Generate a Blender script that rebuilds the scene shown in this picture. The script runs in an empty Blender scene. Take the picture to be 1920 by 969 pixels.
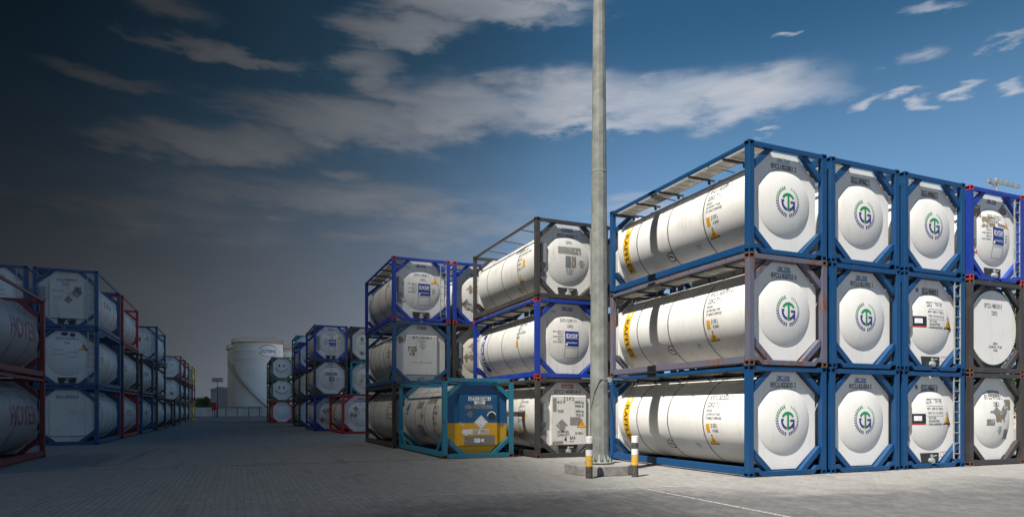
import bpy, bmesh, math, random
from mathutils import Vector, Matrix
R_ = math.radians
random.seed(7)
sc = bpy.context.scene
COL = sc.collection

# ------------------------------------------------------------------ camera
YAW = R_(22.9)
cam_d = bpy.data.cameras.new('camera')
cam = bpy.data.objects.new('camera', cam_d)
COL.objects.link(cam)
cam.location = (0, 0, 1.56)
cam.rotation_euler = (R_(90), 0, -YAW)
cam_d.sensor_width = 36
cam_d.lens = 1223 / 1920 * 36
cam_d.shift_y = (768 - 484.5) / 1920
cam_d.clip_end = 6000
sc.camera = cam

# ------------------------------------------------------------------ light
SUN_EL = R_(58)
SUN_H = Vector((-0.865, -0.50, 0)).normalized()          # horizontal direction towards the sun
sun_vec = Vector((SUN_H.x * math.cos(SUN_EL), SUN_H.y * math.cos(SUN_EL), math.sin(SUN_EL)))
sd = bpy.data.lights.new('sun', 'SUN')
sd.energy = 5.0
sd.angle = R_(0.5)
sd.color = (1.0, 0.955, 0.88)
sun = bpy.data.objects.new('sun', sd)
sun.rotation_euler = sun_vec.to_track_quat('Z', 'Y').to_euler()
COL.objects.link(sun)
sc.view_settings.view_transform = 'Standard'
sc.view_settings.look = 'None'
sc.view_settings.gamma = 1
sc.view_settings.use_curve_mapping = False
sc.view_settings.exposure = 0.68


class NT:
    """small helper for node trees"""
    def __init__(s, tree):
        s.t = tree
        s.n = tree.nodes
        s.l = tree.links

    def new(s, typ, **kw):
        n = s.n.new(typ)
        for k, v in kw.items():
            setattr(n, k, v)
        return n

    def put(s, sock, v):
        if v is None:
            return
        if isinstance(v, bpy.types.NodeSocket):
            s.l.new(v, sock)
        else:
            sock.default_value = v

    def m(s, op, a, b=None, c=None, clamp=False):
        n = s.new('ShaderNodeMath', operation=op, use_clamp=clamp)
        for i, v in enumerate((a, b, c)):
            s.put(n.inputs[i], v)
        return n.outputs[0]

    def vm(s, op, a, b=None, out=0):
        n = s.new('ShaderNodeVectorMath', operation=op)
        s.put(n.inputs[0], a)
        s.put(n.inputs[1], b)
        return n.outputs[out]

    def noise(s, vec, scale, detail=4, rough=0.55, dist=0.0):
        n = s.new('ShaderNodeTexNoise')
        s.put(n.inputs['Vector'], vec)
        n.inputs['Scale'].default_value = scale
        n.inputs['Detail'].default_value = detail
        n.inputs['Roughness'].default_value = rough
        n.inputs['Distortion'].default_value = dist
        return n.outputs['Fac']

    def ss(s, v, lo, hi, a=0.0, b=1.0):
        n = s.new('ShaderNodeMapRange', interpolation_type='SMOOTHSTEP')
        s.put(n.inputs[0], v)
        n.inputs[1].default_value = lo
        n.inputs[2].default_value = hi
        n.inputs[3].default_value = a
        n.inputs[4].default_value = b
        return n.outputs[0]

    def mix(s, f, a, b, blend='MIX'):
        n = s.new('ShaderNodeMix', data_type='RGBA', blend_type=blend)
        s.put(n.inputs[0], f)
        s.put(n.inputs[6], a if isinstance(a, bpy.types.NodeSocket) else (*a[:3], 1))
        s.put(n.inputs[7], b if isinstance(b, bpy.types.NodeSocket) else (*b[:3], 1))
        return n.outputs[2]

    def comb(s, x, y, z):
        n = s.new('ShaderNodeCombineXYZ')
        for i, v in enumerate((x, y, z)):
            s.put(n.inputs[i], v)
        return n.outputs[0]

    def mapping(s, vec, scale=(1, 1, 1), loc=(0, 0, 0)):
        n = s.new('ShaderNodeMapping')
        s.put(n.inputs[0], vec)
        n.inputs['Scale'].default_value = scale
        n.inputs['Location'].default_value = loc
        return n.outputs[0]

# ------------------------------------------------------------------ sky
FWD = Vector((math.sin(YAW), math.cos(YAW), 0))
RGT = Vector((math.cos(YAW), -math.sin(YAW), 0))


def az_el(px, py):
    """azimuth / elevation (degrees) of a point of the sky"""
    u, v = (px - 960) / 1223, (768 - py) / 1223
    a = math.atan(u)
    return math.degrees(a), math.degrees(math.atan(v * math.cos(a)))


def build_world():
    w = bpy.data.worlds.new('World')
    sc.world = w
    w.use_nodes = True
    w.cycles.sampling_method = 'MANUAL'
    w.cycles.sample_map_resolution = 256
    t = NT(w.node_tree)
    t.n.clear()
    out = t.new('ShaderNodeOutputWorld')
    bg = t.new('ShaderNodeBackground')
    bg.inputs['Strength'].default_value = 0.05
    t.l.new(bg.outputs[0], out.inputs[0])
    sky = t.new('ShaderNodeTexSky', sky_type='NISHITA')
    sky.sun_disc = False
    sky.sun_elevation = SUN_EL
    sky.sun_rotation = math.atan2(SUN_H.x, SUN_H.y)
    sky.air_density = 1.25
    sky.dust_density = 0.5
    sky.ozone_density = 2.5
    tc = t.new('ShaderNodeTexCoord').outputs['Generated']
    d = t.vm('NORMALIZE', tc)
    f = t.vm('DOT_PRODUCT', d, tuple(FWD), out=1)
    r = t.vm('DOT_PRODUCT', d, tuple(RGT), out=1)
    sep = t.new('ShaderNodeSeparateXYZ')
    t.l.new(d, sep.inputs[0])
    az = t.m('MULTIPLY', t.m('ARCTAN2', r, f), 180 / math.pi)
    el = t.m('MULTIPLY', t.m('ARCSINE', sep.outputs[2]), 180 / math.pi)
    # warp so that cloud borders are ragged
    cv = t.comb(t.m('MULTIPLY', az, 0.030), t.m('MULTIPLY', el, 0.085), 0.0)
    n_big = t.noise(cv, 2.2, 4, 0.55)
    n_fine = t.noise(cv, 7.0, 5, 0.6)
    n_wisp = t.noise(t.mapping(cv, (0.8, 1.5, 1)), 4.5, 5, 0.58, 0.3)
    wob = t.m('SUBTRACT', n_big, 0.5)
    wob2 = t.m('SUBTRACT', n_fine, 0.5)
    azw = t.m('ADD', az, t.m('MULTIPLY', t.m('SUBTRACT', n_wisp, 0.5), 9.0))
    elw = t.m('ADD', el, t.m('ADD', t.m('MULTIPLY', wob, 4.0), t.m('MULTIPLY', wob2, 3.2)))
    blobs = [  # px, py, half-width px, half-height px, strength
        (1400, 182, 150, 40, 1.0), (1250, 190, 170, 46, 1.0), (1060, 190, 170, 50, 0.95), (860, 205, 190, 52, 0.9),
        (640, 235, 220, 40, 0.85), (430, 262, 190, 34, 0.8), (270, 270, 120, 20, 0.6),
        (1120, 238, 170, 16, 0.8), (900, 25, 170, 34, 0.95), (760, 60, 120, 34, 0.9), (690, 130, 60, 60, 0.7), (1010, 5, 120, 20, 0.7),
        (420, 108, 190, 17, 0.7), (200, 150, 160, 20, 0.5), (320, 30, 120, 40, 0.5),
        (1700, 100, 54, 20, 0.68), (1650, 180, 38, 9, 0.58), (1745, 194, 24, 5, 0.62), (1822, 172, 16, 6, 0.7), (1905, 176, 38, 11, 0.75),
        (1885, 70, 58, 10, 0.62), (1735, 10, 70, 14, 0.6), (1430, 243, 26, 6, 0.8), (1485, 70, 14, 5, 0.6), (1720, 165, 30, 8, 0.6),
        (640, 375, 420, 46, 0.55), (1230, 400, 150, 40, 0.62), (640, 325, 60, 14, 0.5), (300, 400, 300, 70, 0.45), (870, 440, 260, 40, 0.5),
    ]
    total = None
    for px, py, hw, hh, st in blobs:
        a, e = az_el(px, py)
        wa = max(0.8, abs(az_el(px + hw, py)[0] - az_el(px - hw, py)[0]) / 2)
        we = max(0.35, abs(az_el(px, py + hh)[1] - az_el(px, py - hh)[1]) / 2)
        x = t.m('DIVIDE', t.m('SUBTRACT', azw, a), wa)
        y = t.m('DIVIDE', t.m('SUBTRACT', elw, e), we)
        q = t.m('ADD', t.m('MULTIPLY', x, x), t.m('MULTIPLY', y, y))
        g = t.m('MULTIPLY', t.m('EXPONENT', t.m('MULTIPLY', q, -0.8)), st)
        total = g if total is None else t.m('MAXIMUM', total, g)
    # the rest of the sky carries the same kind of scattered cloud
    outside = t.ss(t.m('ABSOLUTE', az), 46, 70)
    scattered = t.m('MULTIPLY', t.m('MULTIPLY', outside, t.ss(n_big, 0.52, 0.72)), 0.7)
    total = t.m('MAXIMUM', total, scattered)
    tex = t.m('ADD', t.m('MULTIPLY', n_fine, 0.5), t.m('MULTIPLY', n_wisp, 0.6))
    dens = t.m('ADD', total, t.m('MULTIPLY', t.m('SUBTRACT', tex, 0.55), 1.0))
    dens = t.m('MULTIPLY', t.ss(dens, 0.12, 0.88), t.ss(total, 0.05, 0.35))
    dens = t.m('MULTIPLY', dens, 0.74)
    body = t.ss(n_wisp, 0.3, 0.75)
    cloud_col = t.mix(body, (5.6, 6.2, 7.4), (8.6, 8.6, 8.8))
    skyc = t.vm('MULTIPLY', sky.outputs[0], (0.31, 0.67, 0.80))      # deep dry-air blue overhead, paler towards the horizon
    skyc = t.mix(t.ss(el, 6.0, 31.0, 1.0, 0.0), skyc, (3.1, 5.6, 9.4))
    col = t.mix(dens, skyc, cloud_col)
    # added gradient darkens the sky towards the left and on past the frame edge
    pa = t.m('ADD', az, t.m('MULTIPLY', wob, 5.0))
    # angle away from the middle of the darkening, centred out of view on the left
    pa = t.m('ABSOLUTE', t.m('WRAP', t.m('ADD', pa, 95.0), 180.0, -180.0))
    veil = t.new('ShaderNodeValToRGB')
    veil.color_ramp.interpolation = 'B_SPLINE'
    t.l.new(t.m('DIVIDE', pa, 120.0), veil.inputs[0])
    pts = [(0, 0.995), (40, 0.995), (61, 0.985), (69, 0.970), (78, 0.935), (86, 0.85), (93, 0.64), (98, 0.36), (104, 0.06), (110, 0.0)]
    cr = veil.color_ramp
    while len(cr.elements) < len(pts):
        cr.elements.new(0.5)
    for e_, (a, v) in zip(cr.elements, pts):
        e_.position = a / 120
        e_.color = (v, v, v, 1)
    left_dark_fac = veil.outputs[0]
    grey = t.new('ShaderNodeValToRGB')
    grey.color_ramp.interpolation = 'B_SPLINE'
    t.l.new(t.m('DIVIDE', pa, 120.0), grey.inputs[0])
    gp = [(0, 0.05), (45, 0.06), (57, 0.10), (67, 0.22), (79, 0.48), (90, 0.72), (100, 0.85)]
    while len(grey.color_ramp.elements) < len(gp):
        grey.color_ramp.elements.new(0.5)
    for e_, (a, v) in zip(grey.color_ramp.elements, gp):
        e_.position = a / 120
        e_.color = (v, v, v * 1.0, 1)
    lift = t.m('ADD', t.m('ADD', 0.10, t.m('MULTIPLY', t.m('EXPONENT', t.m('MULTIPLY', t.m('ABSOLUTE', el), -1 / 14.0)), 1.7)), t.m('MULTIPLY', dens, 0.55))
    hue = t.mix(t.m('MULTIPLY', t.ss(el, 9.0, 26.0), t.ss(dens, 0.0, 0.45, 1.0, 0.15)), (2.75, 2.9, 3.2), (1.0, 2.4, 4.0))
    dark = t.vm('MULTIPLY', grey.outputs[0], t.vm('SCALE', hue))
    sc_ = dark.node.inputs[1].links[0].from_node
    t.l.new(lift, sc_.inputs['Scale'])
    col = t.mix(left_dark_fac, col, dark)
    t.l.new(col, bg.inputs['Color'])


build_world()

# ------------------------------------------------------------------ materials
MATS = {}


def base_mat(name):
    m = bpy.data.materials.new(name)
    m.use_nodes = True
    t = NT(m.node_tree)
    b = t.n['Principled BSDF']
    return m, t, b


def plain(name, col, rough=0.6, metal=0.0, var=0.12, scale=9.0, bump=0.0):
    """paint or bare stuff with slight mottling"""
    if name in MATS:
        return MATS[name]
    m, t, b = base_mat(name)
    pos = t.new('ShaderNodeNewGeometry').outputs['Position']
    n = t.noise(pos, scale, 5, 0.6)
    lo = tuple(c * (1 - var) for c in col)
    hi = tuple(min(1, c * (1 + var)) for c in col)
    t.l.new(t.mix(t.ss(n, 0.3, 0.7), lo, hi), b.inputs['Base Color'])
    b.inputs['Roughness'].default_value = rough
    b.inputs['Metallic'].default_value = metal
    if bump:
        bp = t.new('ShaderNodeBump')
        bp.inputs['Strength'].default_value = bump
        bp.inputs['Distance'].default_value = 0.01
        t.l.new(t.noise(pos, scale * 6, 3), bp.inputs['Height'])
        t.l.new(bp.outputs[0], b.inputs['Normal'])
    MATS[name] = m
    return m


def frame_paint(name, col, rust=0.2, fade=0.25, rough=0.5):
    """container frame paint: faded patches, chips and rust runs"""
    if name in MATS:
        return MATS[name]
    m, t, b = base_mat(name)
    g = t.new('ShaderNodeNewGeometry')
    pos = g.outputs['Position']
    st = t.mapping(pos, (1.0, 1.0, 0.22))
    n1 = t.noise(pos, 1.6, 4, 0.6)
    n2 = t.noise(st, 11.0, 6, 0.7)
    n3 = t.noise(pos, 26.0, 4, 0.6)
    faded = tuple(min(1, c * 0.62 + 0.085) for c in col)
    dull = tuple(c * 0.72 for c in col)
    c = t.mix(t.m('MULTIPLY', t.ss(n1, 0.45, 0.72), fade * 2), col, faded)
    c = t.mix(t.m('MULTIPLY', t.ss(n2, 0.5, 0.75), 0.5), c, dull)
    # scuffs
    c = t.mix(t.m('MULTIPLY', t.ss(n3, 0.68, 0.76), 0.45), c, (0.33, 0.33, 0.34))
    lim = 0.80 - 0.36 * rust
    rm = t.m('MULTIPLY', t.ss(t.m('ADD', t.m('MULTIPLY', n2, 0.6), t.m('MULTIPLY', n1, 0.4)), lim - 0.05, lim + 0.05), 0.9)
    c = t.mix(rm, c, t.mix(n3, (0.10, 0.035, 0.016), (0.22, 0.09, 0.04)))
    t.l.new(c, b.inputs['Base Color'])
    t.l.new(t.m('ADD', t.m('MULTIPLY', rm, 0.35), rough), b.inputs['Roughness'])
    bp = t.new('ShaderNodeBump')
    bp.inputs['Strength'].default_value = 0.25
    bp.inputs['Distance'].default_value = 0.004
    t.l.new(t.m('ADD', n3, rm), bp.inputs['Height'])
    t.l.new(bp.outputs[0], b.inputs['Normal'])
    MATS[name] = m
    return m


def cladding(name, col=(0.80, 0.79, 0.765), dirt=0.25, rough=0.42):
    """white tank cladding with rain streaks, scuffs and grime"""
    if name in MATS:
        return MATS[name]
    m, t, b = base_mat(name)
    pos = t.new('ShaderNodeNewGeometry').outputs['Position']
    streak = t.noise(t.mapping(pos, (1, 1, 0.10)), 8.5, 6, 0.65)
    blot = t.noise(pos, 1.1, 5, 0.62, 0.4)
    spot = t.noise(pos, 7.0, 7, 0.7, 0.5)
    c = t.mix(t.ss(blot, 0.3, 0.7), col, tuple(x * 0.94 for x in col))
    g1 = t.m('MULTIPLY', t.m('MULTIPLY', t.ss(streak, 0.48, 0.80), t.ss(blot, 0.35, 0.65)), min(1, dirt * 2.0))
    c = t.mix(g1, c, (0.34, 0.29, 0.215))
    g2 = t.m('MULTIPLY', t.ss(spot, 0.60, 0.74), min(1, dirt * 1.3))
    c = t.mix(g2, c, (0.28, 0.255, 0.22))
    c = t.mix(t.m('MULTIPLY', t.ss(blot, 0.60, 0.78), dirt), c, (0.42, 0.37, 0.29))
    t.l.new(c, b.inputs['Base Color'])
    t.l.new(t.m('ADD', t.m('MULTIPLY', t.m('ADD', g1, g2), 0.3), rough), b.inputs['Roughness'])
    b.inputs['Specular IOR Level'].default_value = 0.35
    bp = t.new('ShaderNodeBump')
    bp.inputs['Strength'].default_value = 0.06
    bp.inputs['Distance'].default_value = 0.02
    t.l.new(t.noise(t.mapping(pos, (1, 2.2, 0.35)), 2.0, 2), bp.inputs['Height'])
    t.l.new(bp.outputs[0], b.inputs['Normal'])
    MATS[name] = m
    return m


def worn_decal(name, col, keep=0.62):
    """sticker or stencil with bits worn away"""
    if name in MATS:
        return MATS[name]
    m, t, b = base_mat(name)
    pos = t.new('ShaderNodeNewGeometry').outputs['Position']
    n = t.noise(pos, 14, 5, 0.7)
    c = t.mix(t.ss(n, 0.4, 0.7), col, tuple(min(1, x * 0.8 + 0.06) for x in col))
    t.l.new(c, b.inputs['Base Color'])
    b.inputs['Roughness'].default_value = 0.65
    a = t.ss(t.noise(pos, 9, 6, 0.75), keep - 0.03, keep + 0.03, 1, 0)
    t.l.new(a, b.inputs['Alpha'])
    MATS[name] = m
    return m


NAVY = frame_paint('navy_blue_paint', (0.001, 0.056, 0.170), 0.22, 0.05)
NAVY_W = frame_paint('weathered_navy_paint', (0.012, 0.065, 0.17), 0.40, 0.25)
ROYAL = frame_paint('royal_blue_paint', (0.005, 0.036, 0.30), 0.15, 0.12)
PURPLE = frame_paint('chalky_violet_paint', (0.115, 0.118, 0.17), 0.66, 0.25)
BLACK = frame_paint('dark_brown_paint', (0.045, 0.038, 0.036), 0.35, 0.15)
TURQ = frame_paint('turquoise_paint', (0.012, 0.20, 0.31), 0.58, 0.25)
CYAN = frame_paint('cyan_paint', (0.01, 0.26, 0.34), 0.2, 0.2)
RED = frame_paint('red_paint', (0.36, 0.020, 0.014), 0.25, 0.12)
ORANGE_RED = frame_paint('orange_red_paint', (0.52, 0.055, 0.022), 0.2, 0.12)
DARKRED = frame_paint('dark_red_paint', (0.15, 0.012, 0.010), 0.3, 0.1)
MAROON = frame_paint('maroon_paint', (0.20, 0.028, 0.03), 0.35, 0.2)
GREEN = frame_paint('grey_green_paint', (0.11, 0.15, 0.125), 0.2, 0.2)
YELLOW = frame_paint('yellow_paint', (0.62, 0.36, 0.02), 0.2, 0.15)
CAST_RED = frame_paint('red_casting_paint', (0.50, 0.035, 0.03), 0.35, 0.1)
CAST_RUST = frame_paint('rusty_casting', (0.14, 0.075, 0.05), 0.75, 0.1)
WHITE = cladding('white_cladding', dirt=0.22)
WHITE2 = cladding('dusty_dimmed_white_cladding', (0.66, 0.65, 0.62), 0.42)  # dusty, and its white is lowered to put shade into the left stacks
WHITE3 = cladding('grimy_dimmed_white_cladding', (0.54, 0.53, 0.50), 0.75)  # grimy, with the base white also darkened to imitate shade on the left
CREAM = cladding('cream_cladding', (0.66, 0.62, 0.53), 0.45)
GREYT = cladding('dimmed_grey_cladding', (0.24, 0.25, 0.26), 0.45)  # grey set darker to deepen the shade on the left pair
ENDW = cladding('white_end_panel', (0.81, 0.79, 0.75), dirt=0.15)
BLUEP = frame_paint('blue_end_panel', (0.004, 0.10, 0.24), 0.12, 0.12)
YELP = frame_paint('yellow_end_panel', (0.72, 0.38, 0.012), 0.15, 0.08)
STEEL = plain('band_steel', (0.22, 0.22, 0.22), 0.45, 0.6, 0.25)
GALV = plain('galvanised_steel', (0.38, 0.40, 0.385), 0.55, 0.35, 0.22, 5.0)
ALU = plain('aluminium_grating', (0.50, 0.48, 0.44), 0.5, 0.4, 0.12)
DARKM = plain('dark_fittings', (0.035, 0.036, 0.04), 0.6, 0.2, 0.3)
HOLE = plain('casting_hole', (0.008, 0.008, 0.008), 0.9)
GREYBOX = plain('grey_box', (0.23, 0.24, 0.25), 0.6, 0.1, 0.12)
INK = plain('black_ink', (0.02, 0.02, 0.022), 0.6)
INKW = worn_decal('faded_black_ink', (0.035, 0.035, 0.04), 0.60)
INKG = worn_decal('grey_ink', (0.16, 0.16, 0.17), 0.60)
D_BLUE = plain('decal_blue', (0.012, 0.03, 0.22), 0.45)
D_CIMC = plain('decal_mid_blue', (0.02, 0.14, 0.36), 0.5)
D_CIMC_L = plain('decal_pale_blue', (0.34, 0.56, 0.66), 0.5)
D_NAVY = plain('decal_navy', (0.045, 0.035, 0.21), 0.45)
D_GREEN = plain('decal_green', (0.01, 0.25, 0.085), 0.45)
D_YEL = plain('decal_yellow', (0.78, 0.45, 0.012), 0.5)
D_AMB = plain('decal_amber', (0.72, 0.36, 0.01), 0.5)
D_RED = plain('decal_red', (0.50, 0.03, 0.02), 0.5)
D_MAROON = plain('decal_maroon', (0.20, 0.02, 0.025), 0.5)
D_WHITE = plain('decal_white', (0.82, 0.82, 0.82), 0.5)
D_ORANGE = worn_decal('decal_orange', (0.62, 0.25, 0.05), 0.62)
D_REST = worn_decal('label_residue', (0.24, 0.18, 0.11), 0.54)
D_REST2 = worn_decal('grey_label_residue', (0.22, 0.205, 0.19), 0.58)

# ------------------------------------------------------------------ object helpers
MESH = {}


def link(o):
    COL.objects.link(o)
    return o


def obj(name, me, mat=None, parent=None, loc=(0, 0, 0), rz=0.0):
    o = bpy.data.objects.new(name, me)
    if mat is not None:
        if len(me.materials) == 0:
            me.materials.append(mat)
        o.material_slots[0].link = 'OBJECT'
        o.material_slots[0].material = mat
    o.parent = parent
    o.location = loc
    o.rotation_euler = (0, 0, rz)
    return link(o)


def empty(name, loc, rz=0.0):
    o = bpy.data.objects.new(name, None)
    o.empty_display_size = 0.3
    o.location = loc
    o.rotation_euler = (0, 0, rz)
    return link(o)


def tag(o, label=None, cat=None, group=None, kind=None):
    if label:
        o['label'] = label
    if cat:
        o['category'] = cat
    if group:
        o['group'] = group
    if kind:
        o['kind'] = kind
    return o


class MB:
    def __init__(s):
        s.v, s.f, s.mi = [], [], []

    def add(s, vs, fs, mi=0):
        k = len(s.v)
        s.v += [tuple(v) for v in vs]
        s.f += [tuple(i + k for i in f) for f in fs]
        s.mi += [mi] * len(fs)

    def box(s, x0, x1, y0, y1, z0, z1, mi=0):
        s.add([(x0, y0, z0), (x1, y0, z0), (x1, y1, z0), (x0, y1, z0), (x0, y0, z1), (x1, y0, z1), (x1, y1, z1), (x0, y1, z1)],
              [(0, 3, 2, 1), (4, 5, 6, 7), (0, 1, 5, 4), (1, 2, 6, 5), (2, 3, 7, 6), (3, 0, 4, 7)], mi)

    def prism(s, pts, y0, y1, mi=0):
        """polygon in xz (counter-clockwise seen from -y) pulled along y"""
        n = len(pts)
        vs = [(p[0], y0, p[1]) for p in pts] + [(p[0], y1, p[1]) for p in pts]
        fs = [tuple(range(n)), tuple(range(2 * n - 1, n - 1, -1))]
        fs += [(i, i + n, (i + 1) % n + n, (i + 1) % n) for i in range(n)]
        s.add(vs, fs, mi)

    def prism_z(s, pts, z0, z1, mi=0):
        n = len(pts)
        vs = [(p[0], p[1], z0) for p in pts] + [(p[0], p[1], z1) for p in pts]
        fs = [tuple(range(n - 1, -1, -1)), tuple(range(n, 2 * n))]
        fs += [(i, (i + 1) % n, (i + 1) % n + n, i + n) for i in range(n)]
        s.add(vs, fs, mi)

    def rod(s, a, b, r0, r1=None, n=8, mi=0, cap=True):
        a, b = Vector(a), Vector(b)
        r1 = r0 if r1 is None else r1
        d = (b - a).normalized()
        u = d.orthogonal().normalized()
        w = d.cross(u)
        vs = []
        for p, r in ((a, r0), (b, r1)):
            for i in range(n):
                t = 2 * math.pi * i / n
                vs.append(p + u * (r * math.cos(t)) + w * (r * math.sin(t)))
        fs = [(i, (i + 1) % n, (i + 1) % n + n, i + n) for i in range(n)]
        if cap:
            fs += [tuple(range(n - 1, -1, -1)), tuple(range(n, 2 * n))]
        s.add(vs, fs, mi)

    def bar(s, a, b, w, h, mi=0):
        """square bar between two points"""
        a, b = Vector(a), Vector(b)
        d = (b - a).normalized()
        up = Vector((0, 0, 1)) if abs(d.z) < 0.95 else Vector((0, 1, 0))
        u = d.cross(up).normalized() * (w / 2)
        v = u.cross(d).normalized() * (h / 2)
        vs = [p + q for p in (a, b) for q in (-u - v, u - v, u + v, -u + v)]
        s.add(vs, [(0, 1, 5, 4), (1, 2, 6, 5), (2, 3, 7, 6), (3, 0, 4, 7), (3, 2, 1, 0), (4, 5, 6, 7)], mi)

    def lathe_z(s, prof, n=48, cx=0, cy=0, mi=0, cap=True):
        vs = []
        for r, z in prof:
            for i in range(n):
                t = 2 * math.pi * i / n
                vs.append((cx + r * math.cos(t), cy + r * math.sin(t), z))
        fs = []
        for k in range(len(prof) - 1):
            for i in range(n):
                j = (i + 1) % n
                fs.append((k * n + i, k * n + j, k * n + n + j, k * n + n + i))
        if cap:
            fs.append(tuple((len(prof) - 1) * n + i for i in range(n)))
            fs.append(tuple(range(n - 1, -1, -1)))
        s.add(vs, fs, mi)

    def mesh(s, name, smooth=False, bevel=0.0, mats=()):
        me = bpy.data.meshes.new(name)
        me.from_pydata(s.v, [], s.f)
        me.update()
        if any(s.mi):
            me.polygons.foreach_set('material_index', s.mi)
        if bevel:
            bm = bmesh.new()
            bm.from_mesh(me)
            bmesh.ops.bevel(bm, geom=list(bm.edges), offset=bevel, segments=1, affect='EDGES')
            bm.to_mesh(me)
            bm.free()
        for m in mats:
            me.materials.append(m)
        if smooth:
            me.polygons.foreach_set('use_smooth', [True] * len(me.polygons))
            if smooth != 'all':
                me.set_sharp_from_angle(angle=R_(smooth if isinstance(smooth, (int, float)) and smooth > 1 else 35))
        return me

    def build(s, name, mat, parent=None, loc=(0, 0, 0), rz=0.0, smooth=False, bevel=0.0):
        return obj(name, s.mesh(name, smooth, bevel, [mat]), None, parent, loc, rz)


# ------------------------------------------------------------------ tank container geometry (local: x across, y along from the near end, z up)
L, W, H = 6.058, 2.438, 2.591
HW = W / 2
ZC, TR = 1.305, 1.115          # tank axis height, cladding radius
PLATE_Y = 0.175                # end plate
DOME_R, DOME_H = 0.83, 0.128
OA, OB, OTOP, OSIDE = 1.035, 1.165, 0.41, 0.64
TIER = 2.597


def octagon():
    return [(-OTOP, ZC - OB), (OTOP, ZC - OB), (OA, ZC - OSIDE), (OA, ZC + OSIDE), (OTOP, ZC + OB), (-OTOP, ZC + OB), (-OA, ZC + OSIDE), (-OA, ZC - OSIDE)]


def get(key, fn):
    if key not in MESH:
        MESH[key] = fn()
    return MESH[key]


def m_post():
    b = MB()
    z0, z1 = 0.118, H - 0.118
    # folded section: broad face plus a stepped inner flange
    b.prism_z([(0, 0), (0.155, 0), (0.155, 0.045), (0.125, 0.06), (0.125, 0.15), (0, 0.15)], z0, z1)
    return b.mesh('corner_post', bevel=0.004)


def m_casting():
    bm = bmesh.new()
    bmesh.ops.create_cube(bm, size=1.0)
    bmesh.ops.scale(bm, vec=(0.164, 0.180, 0.118), verts=bm.verts)
    bmesh.ops.translate(bm, vec=(0.082 - 0.003, 0.090 - 0.003, 0.059), verts=bm.verts)
    fs = [f for f in bm.faces if abs(f.normal.z) < 0.5]
    r = bmesh.ops.inset_individual(bm, faces=fs, thickness=0.034)
    bmesh.ops.inset_individual(bm, faces=fs, thickness=0.004, depth=-0.035)
    for f in fs:
        f.material_index = 1
    me = bpy.data.meshes.new('corner_casting')
    bm.to_mesh(me)
    bm.free()
    me.materials.append(None)
    me.materials.append(HOLE)
    return me


def m_top_beam():
    b = MB()
    b.box(-HW + 0.161, HW - 0.161, 0.008, 0.11, H - 0.125, H - 0.012)
    return b.mesh('top_beam', bevel=0.006)


def m_sill(style):
    b = MB()
    e = HW - 0.161
    if style == 'step':
        b.prism([(-e, 0.115), (-0.92, 0.115), (-0.83, 0.016), (0.83, 0.016), (0.92, 0.115), (e, 0.115), (e, 0.215), (0.89, 0.215), (0.79, 0.125), (-0.79, 0.125), (-0.89, 0.215), (-e, 0.215)], 0.01, 0.13)
    elif style == 'split':
        for sg in (-1, 1):
            p = [(sg * e, 0.115), (sg * 0.92, 0.115), (sg * 0.83, 0.016), (sg * 0.20, 0.016), (sg * 0.10, 0.10), (sg * 0.16, 0.125), (sg * 0.79, 0.125), (sg * 0.89, 0.215), (sg * e, 0.215)]
            if sg > 0:
                p.reverse()
            b.prism(p, 0.01, 0.13)
        b.box(-0.2, 0.2, 0.035, 0.12, 0.016, 0.06)
    else:
        b.box(-e, e, 0.01, 0.12, 0.016, 0.155)
    return b.mesh('bottom_sill', bevel=0.005)


def m_brace(sx, sz):
    """gusset along one cut corner of the end octagon"""
    b = MB()
    x1 = HW - 0.152
    p = [(OTOP + 0.015, OB + 0.02), (OTOP + 0.21, OB + 0.02), (x1, 0.79), (x1, OSIDE - 0.01), (OA + 0.005, OSIDE - 0.01)]
    q = [(sx * x, ZC + sz * z) for x, z in p]
    if sx * sz > 0:
        q.reverse()
    q.reverse()
    b.prism(q, 0.055, PLATE_Y - 0.006)
    return b.mesh('corner_brace', bevel=0.003)


def m_rail_bottom():
    b = MB()
    b.box(0.012, 0.085, 0.182, L - 0.182, 0.055, 0.21)
    b.box(0.03, 0.15, 0.182, L - 0.182, 0.04, 0.054)
    b.box(0.03, 0.14, 0.182, L - 0.182, 0.211, 0.222)
    return b.mesh('bottom_rail', bevel=0.004)


def m_rail_top():
    b = MB()
    b.box(0.008, 0.075, 0.182, L - 0.182, H - 0.105, H - 0.022)
    return b.mesh('top_rail', bevel=0.005)


def m_shell():
    prof = [(0.24, TR - 0.10), (0.255, TR - 0.012), (0.29, TR), (L - 0.36, TR), (L - 0.30, TR - 0.012), (L - 0.20, TR - 0.075), (L - 0.16, TR - 0.16)]
    n = 64
    b = MB()
    vs, fs = [], []
    for y, r in prof:
        for i in range(n):
            t = 2 * math.pi * i / n
            vs.append((r * math.cos(t), y, ZC + r * math.sin(t)))
    for k in range(len(prof) - 1):
        for i in range(n):
            j = (i + 1) % n
            fs.append((k * n + i, k * n + n + i, k * n + n + j, k * n + j))
    fs.append(tuple(range(n)))
    fs.append(tuple((len(prof) - 1) * n + i for i in range(n - 1, -1, -1)))
    b.add(vs, fs)
    return b.mesh('tank_shell', smooth=40)


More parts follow.
